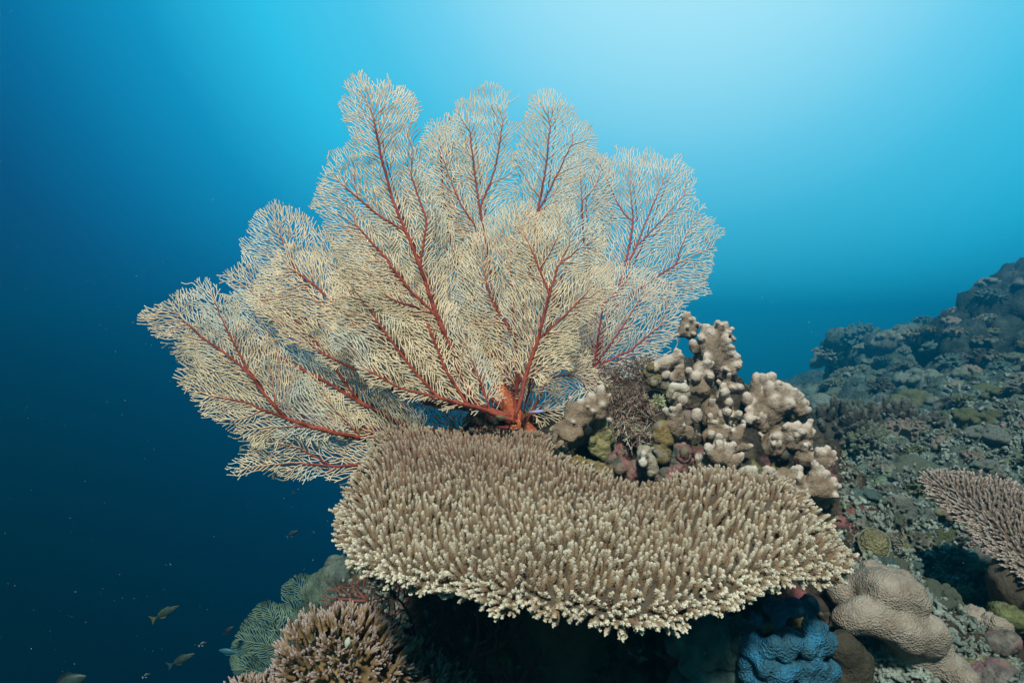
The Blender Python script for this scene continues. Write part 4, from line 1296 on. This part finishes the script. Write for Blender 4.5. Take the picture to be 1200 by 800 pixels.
# honeycomb coral
me = remesh([(np.zeros(3), .034, (1, .55, 1.1))], .004, 3)
o = link('honeycomb_coral', me, mat('honeycomb_skin', (.16, .15, .08), (.09, .085, .05), (.24, .23, .13), 30, bump=1.0, bscale=190, voro=True))
o.location = at(1024, 638, 1.52); o.rotation_euler = (R(-20), 0, R(-10)); tag(o, 'round honeycomb coral with a pale ring, just off the right tip of the table coral', 'honeycomb coral')
n_ = 40; th = np.arange(n_) / n_ * 2 * np.pi
ring = np.column_stack([.033 * np.cos(th) * (1 + .05 * np.sin(3 * th)), -.004 + 0 * th, .036 * np.sin(th) * (1 + .06 * np.cos(2 * th + 1))])
V, F, _ = tubes(ring, np.roll(ring, -1, 0), np.full(n_, .0026), np.full(n_, .0026), 7)
r_ = link('rim', mesh_np('rim', V, F), M['soft']); r_.parent = o

def pebble(px, py, d, rad, m, label, seed, squash=(1, 1, .7), name='reef_stone', cat='stone'):
    g = np.random.default_rng(seed)
    balls = [(g.normal(size=3) * np.array([.55, .4, .25]) * rad, rad * g.uniform(.5, .85), squash) for _ in range(6)]
    for _ in range(44):
        c_, r_, _q = balls[g.integers(0, 6)]
        v_ = g.normal(size=3); v_ /= np.linalg.norm(v_)
        balls.append((c_ + v_ * r_ * np.array(squash) * .95, rad * g.uniform(.10, .24)))
    me = remesh(balls, max(.004, rad * .045), 1)
    displace(me, ((rad * .2, 1.6 / rad * .6, 'n'), (rad * .13, 5 / rad * .7, 'ridge'), (rad * .07, 13 / rad * .7, 'ridge'), (rad * .03, 34 / rad * .7, 'ridge')))
    o = link(name, me, m); o.location = at(px, py, d)
    return tag(o, label, cat)
pebble(1182, 724, 1.45, .042, M['green_coral'], 'yellow green mossy stone at the right edge of the picture', 1)
pebble(1168, 752, 1.40, .036, M['slope_pink'], 'mauve grey stone below the mossy one at the right edge', 2)
pebble(1128, 725, 1.48, .04, M['boulder'], 'brown stone between the boulder coral and the right edge', 3)
pebble(1180, 796, 1.26, .045, M['slope_pink'], 'speckled stone in the bottom right corner', 4)
pebble(1140, 778, 1.36, .035, M['ochre'], 'olive stone in the gap right of the boulder coral', 5)
pebble(1010, 595, 1.75, .05, M['far_coral_dark'], 'dark stone just right of the lobed corals', 6)
pebble(418, 676, 3.8, .17, M['far_coral'], 'blue grey stone under the left edge of the table coral', 7, (1, 1, .8))
pebble(440, 715, 3.8, .22, M['far_coral_dark'], 'shaded stone behind the dark sea fan on the left', 8)

# ---------------------------------------------------------------- the slope behind: outcrops, coral heads, rubble
def outcrop(px_balls, label, m, voxel, layers, name='reef_outcrop'):
    return rock(name, [(at(a, b, d), r, q) for a, b, d, r, q in px_balls], label, m, voxel, layers, 'outcrop')
one = (1, 1, 1)
g = np.random.default_rng(313)
oc = [(1180, 400, 6.1, .26, one), (1215, 390, 6.2, .4, one), (1250, 380, 6.3, .5, one), (1192, 450, 6.2, .30, one), (1205, 450, 6.0, .42, one), (1200, 525, 6.0, .42, one), (1260, 480, 6, .7, one), (1310, 420, 6.3, .8, one)]
for a_, b_ in ((1114, 393), (1122, 388), (1134, 384), (1146, 378), (1157, 371), (1165, 362), (1174, 352), (1183, 341), (1190, 333), (1199, 331), (1210, 330), (1225, 326), (1132, 396), (1150, 392), (1168, 380), (1186, 365)):
    for _ in range(3):
        oc.append((a_ + g.normal() * 5, b_ + 7 + abs(g.normal()) * 6, 6.0 + g.normal() * .12, g.uniform(.055, .14), (1.25, 1, .8)))
for _ in range(70):
    a_ = g.uniform(1135, 1230); b_ = g.uniform(max(345, 470 - (a_ - 1110) * 1.2), 530)
    if b_ > 402 and a_ < 1164: continue
    oc.append((a_, b_, 5.85 + g.normal() * .12, g.uniform(.08, .2), (1.2, 1, .75)))
outcrop(oc, 'tall dark rocky outcrop rising above the slope at the right edge', M['slope_shade_tint'], .028, ((.14, 3, 'ridge'), (.08, 8, 'ridge'), (.05, 20, 'ridge')))
g = np.random.default_rng(314)
kn = [(988, 408, 9, .13, (1, 1, 1.2)), (992, 425, 9, .22, one), (1000, 445, 9, .34, one), (985, 400, 9, .09, one), (1012, 432, 9, .2, one)]
for _ in range(26): kn.append((g.normal(992, 12), g.uniform(394, 440), 8.85 + g.normal() * .1, g.uniform(.05, .12), one))
outcrop(kn, 'distant rounded knoll fading into blue at the end of the slope', M['slope'], .035, ((.1, 3.4, 'n'), (.06, 9, 'ridge'), (.03, 22, 'ridge')))
rg = [(1060, 410, 8.6, .28, (1.5, 1, .6)), (1090, 400, 8.3, .25, (1.5, 1, .6)), (1035, 430, 8.4, .36, one), (1090, 430, 8, .45, (1.4, 1, .7)), (1115, 402, 8, .22, one)]
for _ in range(40):
    a_ = g.uniform(1015, 1125); rg.append((a_, 400 + (1110 - a_) * .10 + abs(g.normal()) * 14, 8.2 + g.normal() * .12, g.uniform(.06, .13), (1.3, 1, .8)))
outcrop(rg, 'far ridge of coral between the knoll and the tall outcrop', M['slope'], .035, ((.1, 4, 'ridge'), (.06, 10, 'ridge'), (.03, 24, 'ridge')))

bush_coral('dark bushy coral with blue grey tips on the slope right of the lobed corals', 'bushy coral', at(1050, 525, 3.4), .20, 130, .075, M['far_coral_dark'], 21, (.9, .9, 1.0), rr=.24, subs=(0, 0, 1, 1))
bush_coral('low brown bushy coral close behind the right hand lobed corals', 'bushy coral', at(982, 512, 3.2), .17, 130, .06, M['far_coral_dark'], 22, (1.3, .9, .75), rr=.22, subs=(0, 1, 1, 2))
bush_coral('pale grey green soft coral, a fluffy mound beside the dark bushy coral', 'soft coral', at(1015, 520, 3.1), .095, 240, .035, M['soft'], 23, (1.25, .9, .75), name='soft_coral', rr=.26, subs=(0, 0, 1))
bush_coral('little yellow green tuft coral at the foot of the lobed corals', 'bushy coral', at(1003, 598, 1.9), .035, 70, .02, M['green_coral'], 24, (1, 1, .9), rr=.12, subs=(1, 2))
lobed('bubble_coral', zP, [[(1105, 592, 5), (1108, 600, 6)], [(1114, 597, 6)], [(1100, 600, 5)], [(1119, 603, 5)], [(1112, 606, 6)], [(1104, 608, 5, .02)]], 1.9, M['green_coral'], 'cluster of yellow green bubbles under the pink plate coral', 'bubble coral', voxel=.004, smooth=1, layers=((.001, 60, 'n'),))

# surfaces that heads and rubble may lie on
bpy.context.view_layer.update()
sv, sf, so = [], [], 0
for o in C.objects:
    if o.type == 'MESH' and o.name.split('.')[0] in ('seabed', 'reef_rock', 'reef_outcrop'):
        o.data.calc_loop_triangles()
        vv, _ = co_no(o.data)
        vv = vv + np.array(o.location)
        ff = np.empty(len(o.data.loop_triangles) * 3, np.int32); o.data.loop_triangles.foreach_get('vertices', ff)
        sv.append(vv); sf.append(ff.reshape(-1, 3) + so); so += len(vv)
_bv = BVHTree.FromPolygons(np.concatenate(sv).tolist(), np.concatenate(sf).tolist())
# heads of a few kinds, copied over the slope
HG = {'knob': 'knobbly coral heads scattered on the reef slope', 'dome': 'rounded boulder coral heads on the reef slope', 'bush': 'bushy coral heads on the reef slope', 'ledge': 'flat ledge corals on the reef slope'}
HL = {'knob': 'knobbly grey coral head, one of many on the blue green slope', 'dome': 'rounded boulder coral head, one of many on the blue green slope',
      'bush': 'bushy coral head, one of many on the blue green slope', 'ledge': 'flat ledge shaped coral, one of many on the blue green slope'}
def head_mesh(kind, seed):
    g = np.random.default_rng(seed)
    balls = []
    if kind == 'knob':
        for i in range(34):
            d = g.normal(size=3); d[2] = abs(d[2]); d /= np.linalg.norm(d)
            for f in (.45, .62, .78): balls.append((d * f * np.array([1, 1, .8]), .17))
        balls.append((np.zeros(3), .55, (1, 1, .8)))
        me = remesh(balls, .05, 1); displace(me, ((.06, 2.2, 'n'), (.03, 7, 'ridge')))
    elif kind == 'dome':
        for i in range(9):
            d = g.normal(size=3); d[2] = abs(d[2]) * .5
            balls.append((d * .38, g.uniform(.35, .6), (1, 1, .75)))
        me = remesh(balls, .05, 3); displace(me, ((.1, 1.6, 'n'), (.035, 6, 'ridge')))
    elif kind == 'bush':
        for i in range(80):
            d = g.normal(size=3); d[2] = abs(d[2]); d /= np.linalg.norm(d)
            for f in (.6, .74, .9): balls.append((d * f * np.array([1, 1, .75]), .085 - .02 * f))
        balls.append((np.zeros(3), .58, (1, 1, .75)))
        me = remesh(balls, .035, 0); displace(me, ((.05, 2.2, 'n'),))
    else:
        for i in range(5):
            a = g.normal(size=2) * .35
            balls.append((np.array([a[0], a[1], .1 + .16 * i]), g.uniform(.4, .65), (1, 1, .13)))
            balls.append((np.array([a[0] * .6, a[1] * .6, .03 + .15 * i]), .2))
        me = remesh(balls, .045, 1); displace(me, ((.08, 2.2, 'n'), (.04, 6, 'ridge')))
    V, _ = co_no(me)
    set_tone(me, smoothstep(.62, 1.0, np.linalg.norm(V, axis=1) + .2 * perlin(V * 3)))
    return me
protos = [(k, head_mesh(k, i)) for i, k in enumerate(['knob', 'bush', 'bush', 'knob', 'knob', 'dome', 'bush', 'bush'])]
g = np.random.default_rng(77)
placed = []
HM = [M['far_coral'], M['far_coral_dark'], M['rubble'], M['far_coral'], M['soft'], M['teal'], M['green_coral'], M['boulder']]
first = {}
for i in range(1500):
    if len(placed) >= 250: break
    px, py = g.uniform(965, 1215), g.uniform(330, 705)
    p, nn = hit(px, py)
    if p is None: continue
    if p.y < (1.42 if px > 1010 and py > 560 else 1.9) or p.y > 16: continue
    if nn.z < .2 and p.y > 4: continue
    if px > 1120 and py < 470 and g.uniform() < .6: continue
    s = g.uniform(.018, .045) * p.y ** .72 * (2.1 if (g.uniform() < .12 and p.y > 2.8) else 1)
    q = np.array(p)
    if any(np.linalg.norm(q - a) < (s + b) * .75 for a, b in placed): continue
    placed.append((q, s))
    k, me = protos[g.integers(0, len(protos))]
    mi = int(g.integers(0, len(HM)))
    key = (me.name, mi)
    if key not in first:
        m2 = me.copy(); m2.materials.clear(); m2.materials.append(HM[mi]); first[key] = m2
    o = bpy.data.objects.new('coral_head', first[key]); C.objects.link(o)
    o.location = p - Vector((0, 0, s * .18)); o.scale = (s * g.uniform(.85, 1.25), s * g.uniform(.85, 1.25), s * g.uniform(.75, 1.1)); o.rotation_euler = (g.normal() * .2, g.normal() * .2, g.uniform(0, 6.28))
    tag(o, HL[k], 'coral head', HG[k])

# rubble: broken branches and chips lying all over the near slope
prot = []
for s in range(8):
    gg = np.random.default_rng(500 + s)
    balls = []
    p = np.zeros(3); dd = np.array([1, gg.normal() * .3, .15])
    for k in range(gg.integers(3, 7)):
        balls.append((p.copy(), gg.uniform(.2, .34))); p = p + dd / np.linalg.norm(dd) * .33; dd = dd + gg.normal(size=3) * .35
    if s % 2: balls.append((p * .5 + np.array([0, .4, .2]), .22)); balls.append((p * .5 + np.array([0, .2, .1]), .22))
    me = remesh(balls, .13, 0); displace(me, ((.08, 3, 'n'),))
    me.calc_loop_triangles()
    V, _ = co_no(me); F = np.array([t.vertices[:] for t in me.loop_triangles])
    prot.append((V, F))
pts, sc, ax = [], [], []
tries = 0
while len(pts) < 5200 and tries < 20000:
    tries += 1
    if g.uniform() < .8:
        px, py = g.uniform(985, 1205), g.uniform(430, 800)
    else:
        px, py = g.uniform(240, 480), g.uniform(640, 800)
    p, nn = hit(px, py)
    if p is None or p.y > 5 or nn is None or g.uniform() < (p.y - 2.2) / 4: continue
    pts.append(p[:]); sc.append((.0055 + .016 * g.uniform() ** 2.4) * max(1, p.y / 2.0) ** .85); ax.append(nn[:])
pts, sc, ax = np.array(pts), np.array(sc), np.array(ax)
Vs, Fs, off = [], [], 0
for i, (V, F) in enumerate(prot):
    s = np.arange(i, len(pts), len(prot))
    rot = np.linalg.qr(g.normal(size=(len(s), 3, 3)) + np.eye(3) * 0)[0]
    W = np.einsum('vj,njk->nvk', V, rot) * sc[s][:, None, None] + (pts[s] + ax[s] * sc[s][:, None] * .15)[:, None]
    Vs.append(W.reshape(-1, 3)); Fs.append((F[None] + (np.arange(len(s)) * len(V))[:, None, None] + off).reshape(-1, 3)); off += len(s) * len(V)
o = link('coral_rubble', mesh_np('coral_rubble', np.concatenate(Vs), np.concatenate(Fs)), M['rubble'])
tag(o, 'broken coral rubble strewn over the slope', None, None, 'stuff')

# ---------------------------------------------------------------- fish
def fish(px, py, d, ln_px, ang, m_body, m_fin, label, deep=.30, yaw=0.0, flip=1, eye=True):
    """ang: heading in the picture, degrees counter-clockwise from right"""
    ln = ln_px / FPX * d
    root = empty('fish', Vector(at(px, py, d)), label, 'fish')
    prof = [(0, .02), (.06, .30), (.16, .62), (.3, .92), (.42, 1), (.56, .9), (.7, .64), (.82, .34), (.9, .2), (.94, .17)]
    k = 12
    V, F = [], []
    for x, h in prof:
        for j in range(k):
            th = 2 * math.pi * j / k
            V.append(((.5 - x) * ln, math.cos(th) * h * deep * ln * .22, math.sin(th) * h * deep * ln * .5))
    for i in range(len(prof) - 1):
        for j in range(k):
            F.append((i * k + j, i * k + (j + 1) % k, (i + 1) * k + (j + 1) % k, (i + 1) * k + j))
    b = link('body', mesh_np('body', V, F), m_body); b.parent = root
    def finm(name, out, th=.006):
        n = len(out)
        V = [(x * ln, -th * ln, z * ln) for x, z in out] + [(x * ln, th * ln, z * ln) for x, z in out]
        bm = bmesh.new()
        vs = [bm.verts.new(v) for v in V]
        bm.faces.new(vs[:n]); bm.faces.new(vs[n:][::-1])
        for i in range(n): bm.faces.new((vs[i], vs[i + n], vs[(i + 1) % n + n], vs[(i + 1) % n]))
        bmesh.ops.recalc_face_normals(bm, faces=bm.faces)
        me = bpy.data.meshes.new(name); bm.to_mesh(me); bm.free()
        o = link(name, me, m_fin); o.parent = root
    finm('tail_fin', [(-.40, .03), (-.47, .05), (-.62, .17), (-.56, .02), (-.62, -.17), (-.47, -.05), (-.40, -.03)])
    dd = deep * .5
    finm('dorsal_fin', [(.22, dd * .78), (.12, dd * 1.35), (-.1, dd * 1.25), (-.28, dd * .75), (-.3, dd * .45), (0, dd * .8)])
    finm('anal_fin', [(-.02, -dd * .8), (-.14, -dd * 1.25), (-.28, -dd * .8), (-.3, -dd * .45)])
    if eye:
        Vi, Fi = ICO1
        for sd_ in (-1, 1):
            e = link('eye', mesh_np('eye', Vi * ln * .022 + np.array([.36, sd_ * deep * .09, deep * .09]) * ln, Fi), M['fish_eye']); e.parent = root
    root.rotation_euler = (0, -R(ang), 0)
    if yaw: root.rotation_euler = (Matrix.Rotation(R(yaw), 3, 'Z') @ Matrix.Rotation(-R(ang), 3, 'Y')).to_euler()
    return root
fm = lambda n, c: mat(n, c, scale=40, rough=.5, spec=.4)
M['fish_eye'] = fm('fish_eye', (.01, .01, .01))
M['f_dark'] = fm('dark_fish_skin', (.015, .02, .03)); M['f_blue'] = fm('blue_fish_skin', (.02, .09, .13)); M['f_green'] = fm('green_fish_skin', (.025, .045, .04)); M['f_yel'] = fm('yellow_fish_skin', (.10, .085, .03))
M['f_pale'] = fm('pale_fish_skin', (.42, .48, .38)); M['f_lav'] = fm('lavender_fish_skin', (.30, .34, .62)); M['f_white'] = fm('white_fish_skin', (.30, .34, .34))
fish(195, 717, 3.2, 34, 27, M['f_green'], M['f_yel'], 'slim green fish with a yellow tail swimming up to the right in the dark water', .24)
fish(343, 625, 2.8, 14, 30, M['f_dark'], M['f_blue'], 'small dark fish with a light blue tail, just left of the table coral', .36)
fish(368, 624, 3.0, 6, -50, M['f_dark'], M['f_blue'], 'tiny dark fish between the table coral and the blue tailed fish', .36)
fish(344, 578, 3.2, 6, -70, M['f_dark'], M['f_blue'], 'tiny dark fish below the lowest fronds of the sea fan', .36)
fish(80, 800, 2.6, 46, 22, M['f_green'], M['f_dark'], 'large dim fish cut off by the bottom edge on the left', .40)
fish(214, 772, 3.0, 32, 25, M['f_green'], M['f_green'], 'dim mottled fish low on the left, above a black one', .26)
fish(172, 791, 2.8, 10, 25, M['f_dark'], M['f_white'], 'small black fish with a white tail near the bottom edge', .36)
fish(238, 754, 2.8, 10, 25, M['f_dark'], M['f_white'], 'small black fish with a white tail left of the green sea fan', .36)
fish(268, 738, 2.9, 14, 40, M['f_dark'], M['f_dark'], 'black fish hugging the left side of the green sea fan', .42)
fish(268, 763, 2.8, 24, 172, M['f_blue'], M['f_blue'], 'pale blue fish under the green sea fan', .30)
fish(629, 482, 1.66, 22, 3, M['f_lav'], M['f_yel'], 'slender lavender blue fish at the base of the big sea fan', .17)
fish(587, 489, 1.66, 14, 170, M['f_yel'], M['f_yel'], 'little yellow fish resting among the back branchlets of the table coral', .32)
fish(407, 753, 1.27, 15, 75, M['f_pale'], M['f_dark'], 'small white and dark fish hiding in the brown bushy coral', .5)
fish(976, 392, 11, 9, 20, M['f_dark'], M['f_dark'], 'black fish silhouette above the distant knoll', .5)
fish(970, 430, 9, 4, 60, M['f_dark'], M['f_dark'], 'tiny black fish in front of the distant knoll', .5)

# ---------------------------------------------------------------- drifting specks
n_ = 2600
dd = g.uniform(.7, 5.5, n_) ** 1.0
P = np.array([at(g.uniform(-60, 1260), g.uniform(-60, 860), d) for d in dd])
Vi, Fi = ICO1
rr_ = g.uniform(.0003, .0008, n_) * (dd / 2.2) ** .6
V = P[:, None] + Vi[None] * rr_[:, None, None]
F = Fi[None] + (np.arange(n_) * len(Vi))[:, None, None]
o = link('plankton', mesh_np('plankton', V.reshape(-1, 3), F.reshape(-1, 3)), mat('plankton_skin', (.6, .6, .55), scale=3))
tag(o, 'tiny pale specks drifting in the water', None, None, 'stuff')
